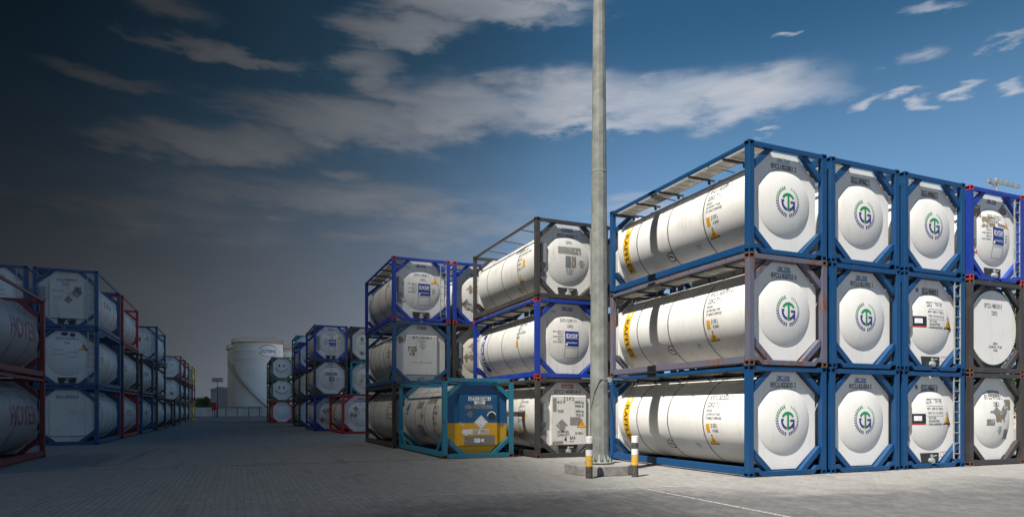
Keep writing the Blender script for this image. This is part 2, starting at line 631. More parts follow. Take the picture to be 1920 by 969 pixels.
def m_band(w=0.036):
    b = MB()
    n = 64
    r = TR + 0.007
    vs, fs = [], []
    for y, rr in ((-w / 2, TR - 0.004), (-w / 2, r), (w / 2, r), (w / 2, TR - 0.004)):
        for i in range(n):
            t = 2 * math.pi * i / n
            vs.append((rr * math.cos(t), y, ZC + rr * math.sin(t)))
    for k in range(3):
        for i in range(n):
            j = (i + 1) % n
            fs.append((k * n + i, k * n + n + i, k * n + n + j, k * n + j))
    b.add(vs, fs)
    # buckle low on each side
    for sg in (-1, 1):
        for a in (-28, 58):
            t = R_(a)
            c = Vector((sg * (r + 0.006) * math.cos(t), 0, ZC + (r + 0.006) * math.sin(t)))
            b.rod(c - Vector((0, 0.03, 0)), c + Vector((0, 0.03, 0)), 0.012, n=6)
    return b.mesh('cladding_band', smooth=40)


def m_seam():
    b = MB()
    for sg in (-1, 1):
        t = R_(52)
        x, z = sg * (TR + 0.003) * math.cos(t), ZC + (TR + 0.003) * math.sin(t)
        b.bar((x, 0.27, z), (x, L - 0.3, z), 0.022, 0.022)
    return b.mesh('cladding_seam')


def m_plate():
    b = MB()
    b.prism(octagon(), PLATE_Y, 0.236)
    return b.mesh('end_panel', bevel=0.008)


def m_disc():
    b = MB()
    n = 56
    b.prism([(1.055 * math.cos(2 * math.pi * i / n), ZC + 1.055 * math.sin(2 * math.pi * i / n)) for i in range(n)], PLATE_Y - 0.05, 0.236)
    return b.mesh('end_panel', smooth=30, bevel=0.0)


def dome_y(x, z):
    r = math.hypot(x, z - ZC) / DOME_R
    if r >= 1:
        return PLATE_Y
    h = DOME_H * (1 - r * r) ** 0.85
    return PLATE_Y - h


def m_dome():
    b = MB()
    n, k = 56, 16
    vs, fs = [(0, dome_y(0, ZC), ZC)], []
    for q in range(1, k + 1):
        rr = DOME_R * (math.sin(q / k * math.pi / 2))
        for i in range(n):
            t = 2 * math.pi * i / n
            x, z = rr * math.cos(t), ZC + rr * math.sin(t)
            vs.append((x, dome_y(x, z) - 0.001 if q < k else PLATE_Y + 0.002, z))
    for i in range(n):
        fs.append((0, 1 + i, 1 + (i + 1) % n))
    for q in range(k - 1):
        for i in range(n):
            j = (i + 1) % n
            fs.append((1 + q * n + i, 1 + q * n + n + i, 1 + q * n + n + j, 1 + q * n + j))
    b.add(vs, fs)
    return b.mesh('dome', smooth='all')


BOX_X0, BOX_X1, BOX_Z0, BOX_Z1, BOX_Y = -0.63, 0.66, 0.42, 2.02, PLATE_Y - 0.085


def m_boxpanel():
    b = MB()
    x0, x1, z0, z1, d = BOX_X0, BOX_X1, BOX_Z0, BOX_Z1, 0.035
    vs = [(x0 - d, PLATE_Y + .001, z0 - d), (x1 + d, PLATE_Y + .001, z0 - d), (x1 + d, PLATE_Y + .001, z1 + d), (x0 - d, PLATE_Y + .001, z1 + d), (x0, BOX_Y, z0), (x1, BOX_Y, z0), (x1, BOX_Y, z1), (x0, BOX_Y, z1)]
    b.add(vs, [(4, 5, 6, 7), (0, 1, 5, 4), (1, 2, 6, 5), (2, 3, 7, 6), (3, 0, 4, 7)])
    return b.mesh('valve_cover', bevel=0.006)


def m_walkway():
    b = MB()
    x0, x1 = -1.06, -0.60
    n = 11
    for i in range(n):
        x = x0 + (x1 - x0) * (i + 0.5) / n
        b.box(x - 0.014, x + 0.014, 0.16, L - 0.16, H - 0.112, H - 0.085)
    for y in [0.16 + i * 0.30 for i in range(20)]:
        b.box(x0, x1, y, y + 0.014, H - 0.125, H - 0.113)
    b.box(x0 - 0.022, x0 - 0.008, 0.15, L - 0.15, H - 0.13, H - 0.075)
    b.box(x1 + 0.008, x1 + 0.022, 0.15, L - 0.15, H - 0.13, H - 0.075)
    return b.mesh('walkway')


def m_walk_support():
    b = MB()
    b.box(-HW + 0.01, -0.36, -0.025, 0.025, H - 0.175, H - 0.131)
    b.box(-0.56, -0.50, -0.02, 0.02, H - 0.26, H - 0.176)
    return b.mesh('walkway_support')


def m_cross_tube():
    b = MB()
    b.rod((-HW + 0.03, 0, H - 0.07), (-0.25, 0, H - 0.13), 0.018, n=6)
    b.rod((-HW + 0.055, -0.06, H - 0.07), (-HW + 0.055, 0.06, H - 0.07), 0.03, n=6)
    return b.mesh('cross_tube')


def m_manhole():
    b = MB()
    b.box(-0.42, 0.42, 2.2, 3.7, ZC + TR - 0.12, H - 0.12)
    return b.mesh('manhole_box', bevel=0.02)


def m_ladder():
    b = MB()
    for x in (0.80, 1.045):
        b.box(x, x + 0.03, 0.02, 0.05, 0.22, H - 0.135)
    return b.mesh('ladder')


def m_rung():
    b = MB()
    b.rod((0.83, 0.035, 0), (1.045, 0.035, 0), 0.014, n=6)
    return b.mesh('rung')


def m_docbox():
    b = MB()
    b.box(-0.985, -0.79, PLATE_Y - 0.085, PLATE_Y, 1.15, 1.78)
    b.box(-0.985, -0.80, PLATE_Y - 0.03, PLATE_Y - 0.001, 0.72, 1.12)
    n = 14
    b.prism([(-0.90 + 0.075 * math.cos(2 * math.pi * i / n), 0.93 + 0.075 * math.sin(2 * math.pi * i / n)) for i in range(n)], PLATE_Y - 0.06, PLATE_Y - 0.031)
    return b.mesh('document_holder', bevel=0.006)


def m_valve_recess():
    b = MB()
    b.prism([(-0.30, 0.10), (0.30, 0.10), (0.36, 0.40), (-0.36, 0.40)], 0.135, 0.168)
    return b.mesh('valve_recess')


def m_valve():
    b = MB()
    b.rod((0, 0.05, 0.19), (0, 0.14, 0.19), 0.085, n=12)
    b.rod((0, 0.03, 0.19), (0, 0.05, 0.19), 0.055, n=10)
    b.rod((-0.05, 0.09, 0.30), (0.16, 0.07, 0.33), 0.016, n=6)
    b.rod((0, 0.10, 0.26), (0, 0.10, 0.36), 0.03, n=8)
    return b.mesh('outlet_valve', smooth=40)


def m_skirt_brace(sg, y0, y1):
    b = MB()
    b.bar((sg * (HW - 0.055), y0, 0.72), (sg * (HW - 0.055), y1, 0.21), 0.05, 0.11)
    return b.mesh('side_brace')


# ------------------------------------------------------------------ lettering and decals
TXT = {}


def text_uv(body, nu=0, nv=0):
    """triangulated outline of a string, height 1, left aligned at 0, cut into slices so that it can bend"""
    if (body, nu, nv) in TXT:
        return TXT[body, nu, nv]
    cu = bpy.data.curves.new('t', 'FONT')
    cu.body = body
    cu.resolution_u = 3
    cu.offset = 0.011
    o = bpy.data.objects.new('t', cu)
    me = bpy.data.meshes.new_from_object(o)
    bm = bmesh.new()
    bm.from_mesh(me)
    bmesh.ops.triangulate(bm, faces=bm.faces)
    if nu and bm.verts:
        wx = max(v.co.x for v in bm.verts)
        for axis, cnt, span in ((0, nu, wx), (1, nv, 0.73)):
            for i in range(1, cnt):
                pt = [0, 0, 0]
                pt[axis] = span * i / cnt
                nn = [0, 0, 0]
                nn[axis] = 1
                bmesh.ops.bisect_plane(bm, geom=bm.verts[:] + bm.edges[:] + bm.faces[:], plane_co=pt, plane_no=nn)
        bmesh.ops.triangulate(bm, faces=bm.faces)
        bm.verts.index_update()
    vs = [(v.co.x / 0.73, v.co.y / 0.73) for v in bm.verts]
    fs = [tuple(v.index for v in f.verts) for f in bm.faces]
    bm.free()
    bpy.data.objects.remove(o)
    bpy.data.curves.remove(cu)
    bpy.data.meshes.remove(me)
    wdt = max([v[0] for v in vs] or [0])
    TXT[body, nu, nv] = (vs, fs, wdt)
    return TXT[body, nu, nv]


class Decals:
    """flat print laid on a surface; surf(u, v, eps) -> xyz; one mesh per (name, material)"""
    def __init__(s, surf):
        s.surf = surf
        s.g = {}

    def mb(s, name, mat):
        return s.g.setdefault((name, mat.name), (MB(), mat))[0]

    def text(s, body, u, v, h, mat, align='c', sx=0.78, rot=0, eps=0.004, name='lettering', width=None):
        vs, fs, w = text_uv(body)
        if not vs:
            return
        k = width / w if width else h * sx
        if h >= 0.15:
            vs, fs, w = text_uv(body, max(2, round(w * k / 0.09)), max(2, round(h / 0.07)))
        off = {'c': -w * k / 2, 'l': 0, 'r': -w * k}[align]
        out = []
        for a, b in vs:
            du, dv = a * k + off, (b - 0.5) * h
            if rot == -90:
                du, dv = dv, -du
            elif rot == 90:
                du, dv = -dv, du
            elif rot:
                c_, s_ = math.cos(R_(rot)), math.sin(R_(rot))
                du, dv = du * c_ - dv * s_, du * s_ + dv * c_
            out.append(s.surf(u + du, v + dv, eps))
        s.mb(name, mat).add(out, fs)

    def rect(s, u0, u1, v0, v1, mat, eps=0.003, n=6, name='decal'):
        vs = [s.surf(u0 + (u1 - u0) * i / n, v0 + (v1 - v0) * j / n, eps) for j in range(n + 1) for i in range(n + 1)]
        fs = [(j * (n + 1) + i, j * (n + 1) + i + 1, (j + 1) * (n + 1) + i + 1, (j + 1) * (n + 1) + i) for j in range(n) for i in range(n)]
        s.mb(name, mat).add(vs, fs)

    def frame(s, u0, u1, v0, v1, t, mat, eps=0.004, name='decal'):
        s.rect(u0, u1, v0, v0 + t, mat, eps, 4, name)
        s.rect(u0, u1, v1 - t, v1, mat, eps, 4, name)
        s.rect(u0, u0 + t, v0 + t, v1 - t, mat, eps, 4, name)
        s.rect(u1 - t, u1, v0 + t, v1 - t, mat, eps, 4, name)

    def poly(s, pts, mat, eps=0.003, name='decal'):
        n = len(pts)
        cu, cv = sum(p[0] for p in pts) / n, sum(p[1] for p in pts) / n
        vs = [s.surf(cu, cv, eps)]
        for f in (0.5, 1.0):
            vs += [s.surf(cu + (p[0] - cu) * f, cv + (p[1] - cv) * f, eps) for p in pts]
        fs = [(0, 1 + i, 1 + (i + 1) % n) for i in range(n)]
        fs += [(1 + i, 1 + n + i, 1 + n + (i + 1) % n, 1 + (i + 1) % n) for i in range(n)]
        s.mb(name, mat).add(vs, fs)

    def ring(s, u, v, r0, r1, mat, a0=0, a1=360, eps=0.003, n=32, name='decal', sv=1.0):
        vs = []
        for i in range(n + 1):
            t = R_(a0 + (a1 - a0) * i / n)
            for r in (r0, r1):
                vs.append(s.surf(u + r * math.cos(t), v + r * sv * math.sin(t), eps))
        s.mb(name, mat).add(vs, [(2 * i, 2 * i + 1, 2 * i + 3, 2 * i + 2) for i in range(n)])

    def disc(s, u, v, r, mat, eps=0.003, n=20, name='decal', sv=1.0):
        s.poly([(u + r * math.cos(2 * math.pi * i / n), v + r * sv * math.sin(2 * math.pi * i / n)) for i in range(n)], mat, eps, name)

    def diamond(s, u, v, r, mat, eps=0.003, name='decal', sv=1.0):
        s.poly([(u - r, v), (u, v - r * sv), (u + r, v), (u, v + r * sv)], mat, eps, name)

    def warn(s, u, v, h, eps=0.004):
        w = h * 0.60
        s.poly([(u - w, v - h / 2), (u + w, v - h / 2), (u, v + h / 2)], INK, eps, 'warning_sign')
        k = 0.80
        s.poly([(u - w * k, v - h / 2 + h * 0.07), (u + w * k, v - h / 2 + h * 0.07), (u, v + h / 2 - h * 0.13)], D_AMB, eps + 0.002, 'warning_sign')
        s.poly([(u - .02, v + .06 * h), (u + .012, v - .08 * h), (u - .004, v - .08 * h), (u + .012, v - .30 * h), (u + .028, v - .02 * h), (u + .008, v - .02 * h)], INK, eps + 0.004, 'warning_sign')

    def build(s, parent):
        for (name, _), (mb, mat) in s.g.items():
            mb.build(name, mat, parent)


def surf_end(kind):
    if kind == 'dome':
        return lambda u, v, e: (u, dome_y(u, v) - e - 0.001, v)
    if kind == 'box':
        return lambda u, v, e: (u, (BOX_Y if BOX_X0 < u < BOX_X1 and BOX_Z0 < v < BOX_Z1 else PLATE_Y) - e, v)
    if kind == 'disc':
        return lambda u, v, e: (u, PLATE_Y - 0.05 - e, v)
    return lambda u, v, e: (u, PLATE_Y - e, v)


def surf_side(sg):
    """u = metres along the text direction, v = metres of arc above the tank axis"""
    def f(u, v, e):
        t = v / TR
        return (sg * (TR + e) * math.cos(t), (u if sg > 0 else -u), ZC + (TR + e) * math.sin(t))
    return f


def logo_jtg(d, cu, cv, S):
    """wreath with a green T in a navy J and G"""
    n = 15
    for side in (-1, 1):
        for i in range(n):
            a = 262 - i * (152 / (n - 1)) if side < 0 else -82 + i * (148 / (n - 1))
            t = R_(a)
            frac = i / (n - 1)
            r = S * 0.50
            sz = S * (0.105 if side < 0 else 0.105 - 0.040 * frac)
            mat = D_GREEN if frac > 0.56 else D_NAVY
            c = Vector((cu + r * math.cos(t), cv + r * math.sin(t)))
            # leaf leaning along the wreath
            tang = Vector((-math.sin(t), math.cos(t))) * (1 if side > 0 else -1)
            rad = Vector((math.cos(t), math.sin(t)))
            ax = (tang * 0.72 + rad * 0.62).normalized()
            bx = Vector((-ax.y, ax.x))
            for sgn in (-1, 1):
                a2 = (tang * 0.8 + rad * 0.55 * sgn).normalized()
                b2 = Vector((-a2.y, a2.x))
                p0 = c - a2 * sz * 0.15 + rad * sgn * sz * 0.12
                pts = [p0, p0 + a2 * sz * 0.45 + b2 * sz * 0.27, p0 + a2 * sz, p0 + a2 * sz * 0.45 - b2 * sz * 0.27]
                d.poly([tuple(p) for p in pts], mat, 0.003, 'logo')
    # green T: arched bar and stem
    d.ring(cu, cv - S * 0.02, S * 0.235, S * 0.325, D_GREEN, 28, 152, 0.004, 20, 'logo')
    d.rect(cu - S * 0.045, cu + S * 0.045, cv - S * 0.34, cv + S * 0.24, D_GREEN, 0.006, 6, 'logo')
    d.poly([(cu - S * .045, cv + S * .24), (cu + S * .045, cv + S * .24), (cu + S * .14, cv + S * .17), (cu, cv + S * .30), (cu - S * .14, cv + S * .17)], D_GREEN, 0.005, 'logo')
    # navy J and G
    d.ring(cu, cv - S * 0.02, S * 0.235, S * 0.325, D_NAVY, 180, 258, 0.003, 14, 'logo')
    d.rect(cu - S * 0.325, cu - S * 0.20, cv - S * 0.02, cv + S * 0.05, D_NAVY, 0.0035, 3, 'logo')
    d.ring(cu, cv - S * 0.02, S * 0.235, S * 0.325, D_NAVY, 282, 335, 0.003, 12, 'logo')
    d.rect(cu + S * 0.10, cu + S * 0.325, cv - S * 0.06, cv + S * 0.02, D_NAVY, 0.0035, 3, 'logo')
    d.rect(cu + S * 0.24, cu + S * 0.325, cv - S * 0.31, cv - S * 0.06, D_NAVY, 0.0035, 3, 'logo')


def cimc(d, mat=None, z=2.335, text='CIMC TANK'):
    mat = mat or D_CIMC
    d.text(text, 0, z, 0.085, mat, width=0.42, name='maker_mark')
    d.rect(-0.21, 0.21, z - 0.085, z - 0.055, mat, 0.003, 3, 'maker_mark')


def end_jtg(idn, boxed=False, pale=False):
    def f(d):
        if not boxed:
            cimc(d, D_CIMC_L if pale else D_CIMC)
            d.text(idn, 0, 2.165, 0.125, INK, width=0.80)
        else:
            d.text(idn, 0, 2.19, 0.125, INK, width=0.66)
            for v in (2.262, 2.118):
                d.rect(-0.34, 0.34, v - 0.006, v + 0.006, INK, 0.003, 3, 'lettering')
        logo_jtg(d, 0.02, 1.32, 0.66)
    return f


def end_exsif(idn, torn=False, plain_=False):
    def f(d):
        cimc(d, D_BLUE)
        d.text(idn, 0.02, 1.86 if torn else 1.92, 0.115, INKW, width=0.62)
        d.text('22K2', 0.06, 1.73, 0.10, INKW)
        d.rect(-0.14, 0.38, 1.07, 1.56, D_BLUE, 0.004, 8, 'company_sign')
        d.text('EXSIF', 0.12, 1.415, 0.13, D_WHITE, width=0.44, eps=0.008, name='company_sign')
        d.text('WORLDWIDE', 0.12, 1.325, 0.035, D_WHITE, width=0.44, eps=0.008, name='company_sign')
        d.text('www.exsif.com', 0.12, 1.19, 0.06, D_WHITE, width=0.40, eps=0.008, name='company_sign')
        d.rect(-0.12, -0.05, 1.09, 1.155, D_WHITE, 0.008, 2, 'company_sign')
        d.frame(-0.14, 0.36, 0.68, 1.02, 0.010, INK, 0.004, 'placard_frame')
        for i, tx in enumerate(('MGW 36000 KG', '79370 LB', 'TARE 3640 KG', '8020 LB', 'CAP 25000 L')):
            d.text(tx, -0.20, 1.54 - i * 0.085, 0.052, INKW, 'r', width=0.36 if i % 2 == 0 else 0.2)
        if not plain_:
            for i, tx in enumerate(('25 000', '4 BAR', 'TEST')):
                d.text(tx, 0.45, 1.36 - i * 0.085, 0.05, INKW, 'l')
            d.warn(0.60, 1.72, 0.30)
            d.poly([(-0.88, 0.80), (-0.64, 0.80), (-0.76, 1.06)], D_RED, 0.003, 'caution_mark')
            d.poly([(-0.84, 0.825), (-0.68, 0.825), (-0.76, 1.00)], D_WHITE, 0.005, 'caution_mark')
            d.text('!', -0.76, 0.885, 0.10, D_RED, eps=0.008, name='caution_mark')
        if torn:
            d.rect(-0.90, -0.50, 1.80, 2.16, D_REST, 0.003, 8, 'label_residue')
            d.rect(-0.52, -0.02, 1.56, 1.84, D_REST, 0.003, 8, 'label_residue')
            d.diamond(0.50, 2.10, 0.20, D_REST2, 0.003, 'label_residue')
            d.rect(0.1, 0.5, 1.60, 1.68, D_REST2, 0.003, 6, 'label_residue')
        else:
            d.text('TANK', -0.52, 2.20, 0.07, INKG)
    return f


def end_segu(idn, size='22K2'):
    def f(d):
        d.disc(-0.50, 2.17, 0.06, INKG, 0.003, 14, 'emblem')
        d.text(idn, 0.02, 2.15, 0.14, INK, width=0.66)
        d.rect(-0.31, 0.36, 2.225, 2.238, INK, 0.003, 3, 'lettering')
        d.rect(-0.31, 0.36, 2.055, 2.068, INK, 0.003, 3, 'lettering')
        d.text(size, -0.24, 1.80, 0.13, INKW, 'l', width=0.20)
        d.text('THF 1985', 0.10, 1.80, 0.10, INKG, 'l', width=0.32)
        for v in (1.86, 1.67, 1.40, 1.17):
            d.rect(-0.24, 0.46, v - 0.004, v + 0.004, INKW, 0.004, 6, 'lettering')
        for i, tx in enumerate(('MGW  36000 KG  79366 LB', 'TARE  3710 KG  8179 LB')):
            d.text(tx, -0.22, 1.60 - i * 0.12, 0.065, INKW, 'l', width=0.66)
        for i, tx in enumerate(('SEACO GLOBAL', 'SINGAPORE', 'FOR REPAIR AND SURVEY CONTACT')):
            d.text(tx, -0.18, 1.35 - i * 0.085, 0.06, INKW, 'l', width=(0.3, 0.44, 0.56)[i])
        d.rect(-0.72, -0.28, 1.20, 1.46, INK, 0.003, 5, 'data_plate')
        d.rect(-0.67, -0.42, 1.27, 1.40, D_WHITE, 0.006, 3, 'data_plate')
        d.rect(-0.72, -0.28, 1.165, 1.195, D_RED, 0.003, 5, 'data_plate')
        d.warn(0.66, 1.33, 0.36)
        d.frame(0.46, 0.72, 0.28, 0.42, 0.010, D_RED, 0.003, 'caution_label')
        d.text('!', 0.59, 0.35, 0.09, INK, name='caution_label')
        d.text('seaco', -0.62, 0.36, 0.07, D_CIMC_L, width=0.2)
    return f


def end_btcu(idn, lo=True, patches=False, mat=None):
    def f(d):
        d.text(idn, 0, 1.93, 0.13, INKW, width=0.78)
        d.text('22K2', 0.05, 1.73, 0.12, INKW)
        if lo:
            for i, tx in enumerate(('MGW', '36 000 KG  79 360', '4 BAR')):
                d.text(tx, 0.10, 0.86 - i * 0.095, 0.07, INK)
        if patches:
            d.diamond(0.05, 1.50, 0.30, D_REST2, 0.003, 'label_residue')
            d.diamond(0.42, 1.50, 0.20, D_REST2, 0.004, 'label_residue')
            d.rect(-0.38, -0.05, 1.12, 1.30, D_REST2, 0.003, 8, 'label_residue')
            d.rect(0.42, 0.68, 0.72, 1.0, D_REST2, 0.003, 8, 'label_residue')
            d.rect(0.0, 0.45, 1.22, 1.44, D_REST, 0.005, 8, 'label_residue')
            d.rect(-0.22, 0.30, 1.95, 2.10, D_REST2, 0.005, 8, 'label_residue')
            d.rect(0.5, 0.86, 1.56, 1.86, D_REST, 0.003, 8, 'label_residue')
            for i, tx in enumerate(('4 BAR', '25 000 L', 'TEST')):
                d.text(tx, 0.20, 1.06 - i * 0.08, 0.06, INK)
    return f


def end_cimc_dome(idn):
    def f(d):
        cimc(d, D_CIMC, 2.345, 'CIMC')
        d.text(idn, 0, 2.13, 0.115, INKW, width=0.74)
        d.text('22K2', 0.02, 1.90, 0.10, INKW)
        d.rect(-0.38, 0.48, 1.50, 1.74, D_REST2, 0.003, 10, 'label_residue')
        d.rect(0.10, 0.28, 1.05, 1.45, D_REST, 0.003, 6, 'label_residue')
        for i, tx in enumerate(('MGW', '36 000 KG', 'TARE')):
            d.text(tx, 0.50, 1.30 - i * 0.08, 0.06, INKW)
        for i, tx in enumerate(('25 000 L', '4 BAR')):
            d.text(tx, 0.05, 0.98 - i * 0.10, 0.08, INKG)
        d.rect(-0.12, 0.08, 1.05, 1.44, INKG, 0.0035, 6, 'label_residue')
    return f


def end_etco(idn):
    def f(d):
        d.rect(-0.22, 0.22, 2.28, 2.40, D_RED, 0.003, 3, 'maker_mark')
        d.text('SEGMENT', 0, 2.34, 0.07, D_WHITE, width=0.38, eps=0.006, name='maker_mark')
        d.text(idn, 0.0, 2.16, 0.13, INK, width=0.98)
        d.text('2 2 K 2', 0.0, 1.94, 0.12, INK)
        d.text('M G W', -0.42, 1.82, 0.09, INK, 'l')
        d.text('34000 kg', 0.56, 1.82, 0.09, INK, 'r')
        d.text('74960 lb', 0.56, 1.69, 0.09, INK, 'r')
        d.text('TARE', -0.42, 1.52, 0.09, INK, 'l')
        d.text('3600 kg', 0.56, 1.52, 0.09, INK, 'r')
        d.text('7937 lb', 0.56, 1.39, 0.09, INK, 'r')
        d.warn(0.50, 0.98 + 0.14, 0.32)
        d.text('NOMINAL', -0.42, 0.85, 0.09, INK, 'l')
        d.text('CAPACITY', -0.42, 0.74, 0.09, INK, 'l')
        d.text('25 000 L', 0.56, 0.79, 0.085, INK, 'r')
        d.text('4', -0.12, 0.60, 0.20, INK)
        d.text('BAR', 0.04, 0.64, 0.11, INK, 'l')
        d.text('MAWP', 0.04, 0.52, 0.05, INK, 'l')
        d.rect(0.05, 0.45, 1.05, 1.32, D_REST2, 0.003, 6, 'label_residue')
        d.diamond(-0.25, 1.05, 0.22, D_REST2, 0.003, 'label_residue')
        d.rect(-0.60, -0.2, 0.44, 0.54, D_REST, 0.003, 6, 'label_residue')
        d.rect(-0.58, -0.45, 1.5, 1.95, D_REST2, 0.003, 6, 'label_residue')
    return f


def end_uttu(d):
    d.rect(-0.34, 0.44, 1.86, 1.99, D_WHITE, 0.003, 4, 'number_label')
    d.text('UTTU 251748 3', 0.05, 1.925, 0.11, INK, width=0.72, eps=0.006, name='number_label')
    d.rect(-0.14, 0.24, 1.745, 1.85, D_WHITE, 0.003, 4, 'number_label')
    d.text('22K2', 0.05, 1.80, 0.085, INKG, eps=0.006, name='number_label')
    d.diamond(0.10, 1.16, 0.235, D_WHITE, 0.003, 'hazard_placard', 1.0)
    d.diamond(0.10, 1.16, 0.205, INKG, 0.005, 'hazard_placard', 1.0)
    d.diamond(0.10, 1.16, 0.195, D_WHITE, 0.007, 'hazard_placard', 1.0)
    d.text('9', 0.10, 1.06, 0.07, INKG, eps=0.010, name='hazard_placard')
    d.rect(-0.55, 0.38, 0.78, 0.93, D_WHITE, 0.003, 6, 'data_label')
    for i, tx in enumerate(('GROSS  36000 KG', 'TARE    3910 KG')):
        d.text(tx, 0.36, 0.885 - i * 0.065, 0.05, INK, 'r', eps=0.006, width=0.56, name='data_label')
    d.rect(-0.45, 0.56, 0.43, 0.71, D_REST2, 0.003, 10, 'label_residue')
    d.frame(-0.47, 0.58, 0.425, 0.73, 0.012, INKG, 0.005, 'label_residue')
    d.diamond(0.08, 0.57, 0.14, D_REST, 0.006, 'label_residue')
    d.rect(-0.14, 0.07, 0.50, 0.64, D_WHITE, 0.008, 4, 'torn_label')
    d.rect(0.10, 0.20, 0.52, 0.62, D_WHITE, 0.008, 4, 'torn_label')
    d.rect(-0.47, -0.37, 0.725, 0.785, D_WHITE, 0.003, 3, 'torn_label')
    d.disc(0.47, 1.35, 0.13, DARKM, 0.003, 20, 'gauge')
    d.ring(0.47, 1.35, 0.13, 0.165, D_WHITE, 20, 175, 0.004, 18, 'gauge')
    d.diamond(0.86, 1.16, 0.16, D_REST2, 0.003, 'label_residue', 1.3)
    d.rect(-0.46, 0.50, 1.60, 1.72, D_REST2, 0.003, 6, 'label_residue')
    d.diamond(-0.28, 1.42, 0.12, D_REST2, 0.003, 'label_residue')
    for a, b in ((-0.62, 1.16), (-0.56, 1.10), (-0.5, 1.06)):
        d.disc(a, b, 0.022, D_WHITE, 0.004, 8, 'bolt_mark')


def end_bltu(d):
    d.rect(-0.16, 0.22, 2.28, 2.40, D_MAROON, 0.003, 3, 'maker_mark')
    d.text('BLTU', 0.03, 2.34, 0.07, D_WHITE, width=0.3, eps=0.006, name='maker_mark')
    d.text('BLTU 200186 2', 0.02, 1.94, 0.105, INK, width=0.82)
    d.text('2 2 K 2', 0.02, 1.80, 0.10, INK)
    for i, tx in enumerate(('MGW', '36 000 KG', '4 BAR')):
        d.text(tx, 0.05, 1.68 - i * 0.09, 0.06, INKW)
    d.rect(-0.56, -0.20, 1.36, 1.56, D_REST, 0.003, 8, 'label_residue')
    d.rect(-0.50, -0.28, 1.18, 1.34, D_REST, 0.003, 8, 'label_residue')
    d.text('NON HAZARDOUS CARGO', 0.05, 0.92, 0.07, D_REST, width=0.80, eps=0.005)
    d.diamond(-0.88, 1.83, 0.18, D_REST, 0.003, 'label_residue')
    d.text('4', -0.10, 0.235, 0.16, INK)
    d.text('BAR', -0.02, 0.27, 0.08, INK, 'l')


def end_smiley(d):
    for u in (-0.34, 0.16):
        d.disc(u, 1.60, 0.105, D_RED, 0.003, 18, 'face_mark', 1.7)
    d.ring(-0.08, 1.56, 0.66, 0.745, D_RED, 203, 337, 0.003, 28, 'face_mark', 0.95)
    d.text('TANK 400', 0, 2.36, 0.09, INK, width=0.6)


def end_generic(idn, seed=1, patches=True, mark=True):
    def f(d):
        r = random.Random(seed)
        if mark:
            cimc(d, (D_CIMC, D_BLUE, INKG)[seed % 3], 2.335)
        d.text(idn, 0, 2.13, 0.115, INKW, width=0.80)
        d.text('22K2', 0, 1.93, 0.10, INKW)
        for i in range(4):
            d.text(r.choice(('MGW 36000 KG', 'TARE 3650 KG', 'CAP 25000 L', '4 BAR MAWP')), r.choice((-0.3, 0.25)), 1.62 - i * 0.10, 0.06, INKG)
        if patches:
            for i in range(3):
                u, v = r.uniform(-0.6, 0.5), r.uniform(0.6, 1.7)
                if r.random() < 0.5:
                    d.diamond(u, v, r.uniform(.14, .24), r.choice((D_REST, D_REST2)), 0.003, 'label_residue')
                else:
                    d.rect(u, u + r.uniform(.2, .4), v, v + r.uniform(.1, .3), r.choice((D_REST, D_REST2)), 0.003, 6, 'label_residue')
    return f


def end_bare(idn):
    def f(d):
        d.text(idn, 0.0, 2.15, 0.12, INK, width=0.84)
        d.rect(-0.42, 0.42, 2.08, 2.09, INK, 0.003, 2)
    return f


# side prints
def side_raffles(idn):
    def f(d, sg):
        y0 = 5.30
        u = -y0 if sg < 0 else y0
        d.rect(u - 0.165, u + 0.165, -0.84, 0.70, D_YEL, 0.003, 14, 'company_band')
        d.text('RAFFLES', u, -0.17, 0.20, INK, rot=-90, width=1.22, eps=0.006, name='company_band')
        d.poly([(u - .09, .60), (u + .10, .50), (u + .04, .61), (u + .10, .64), (u - .04, .66)], D_WHITE, 0.006, 'company_band')
        ub = -1.62
        d.text(idn, ub, 0.59, 0.13, INKW, 'l', width=0.80)
        d.text('22K2 T11', ub, 0.40, 0.13, INK, 'l', width=0.48)
        for i, (tx, wd) in enumerate((('RID/ADR', 0.22), ('UN PORTABLE TANK', 0.52), ('TC IMPACT APPROVED', 0.58))):
            d.text(tx, ub, 0.25 - i * 0.10, 0.065, INKW, 'l', width=wd)
        d.rect(ub, ub + 0.13, -0.31, -0.09, D_AMB, 0.003, 4, 'caution_label')
        d.text('25 000 L', ub + 0.17, -0.13, 0.10, INKW, 'l', width=0.26)
        d.text('4 BAR', ub + 0.22, -0.26, 0.08, INKW, 'l', width=0.22)
        d.warn(ub + 0.15, -0.50, 0.30)
        # no-walking sign
        uc = -3.34
        d.disc(uc, -0.74, 0.15, D_WHITE, 0.003, 24, 'prohibition_sign')
        d.ring(uc, -0.74, 0.125, 0.155, D_MAROON, 0, 360, 0.005, 30, 'prohibition_sign')
        d.text('/', uc, -0.74, 0.24, D_MAROON, rot=78, sx=0.6, eps=0.007, name='prohibition_sign')
        d.poly([(uc - .08, -.70), (uc + .02, -.76), (uc + .08, -.78), (uc + .05, -.72), (uc - .02, -.68)], INK, 0.006, 'prohibition_sign')
        d.text('TC', -2.15, -0.72, 0.09, INKG)
        d.frame(-2.24, -2.06, -0.80, -0.66, 0.006, INKG, 0.004)
    return f


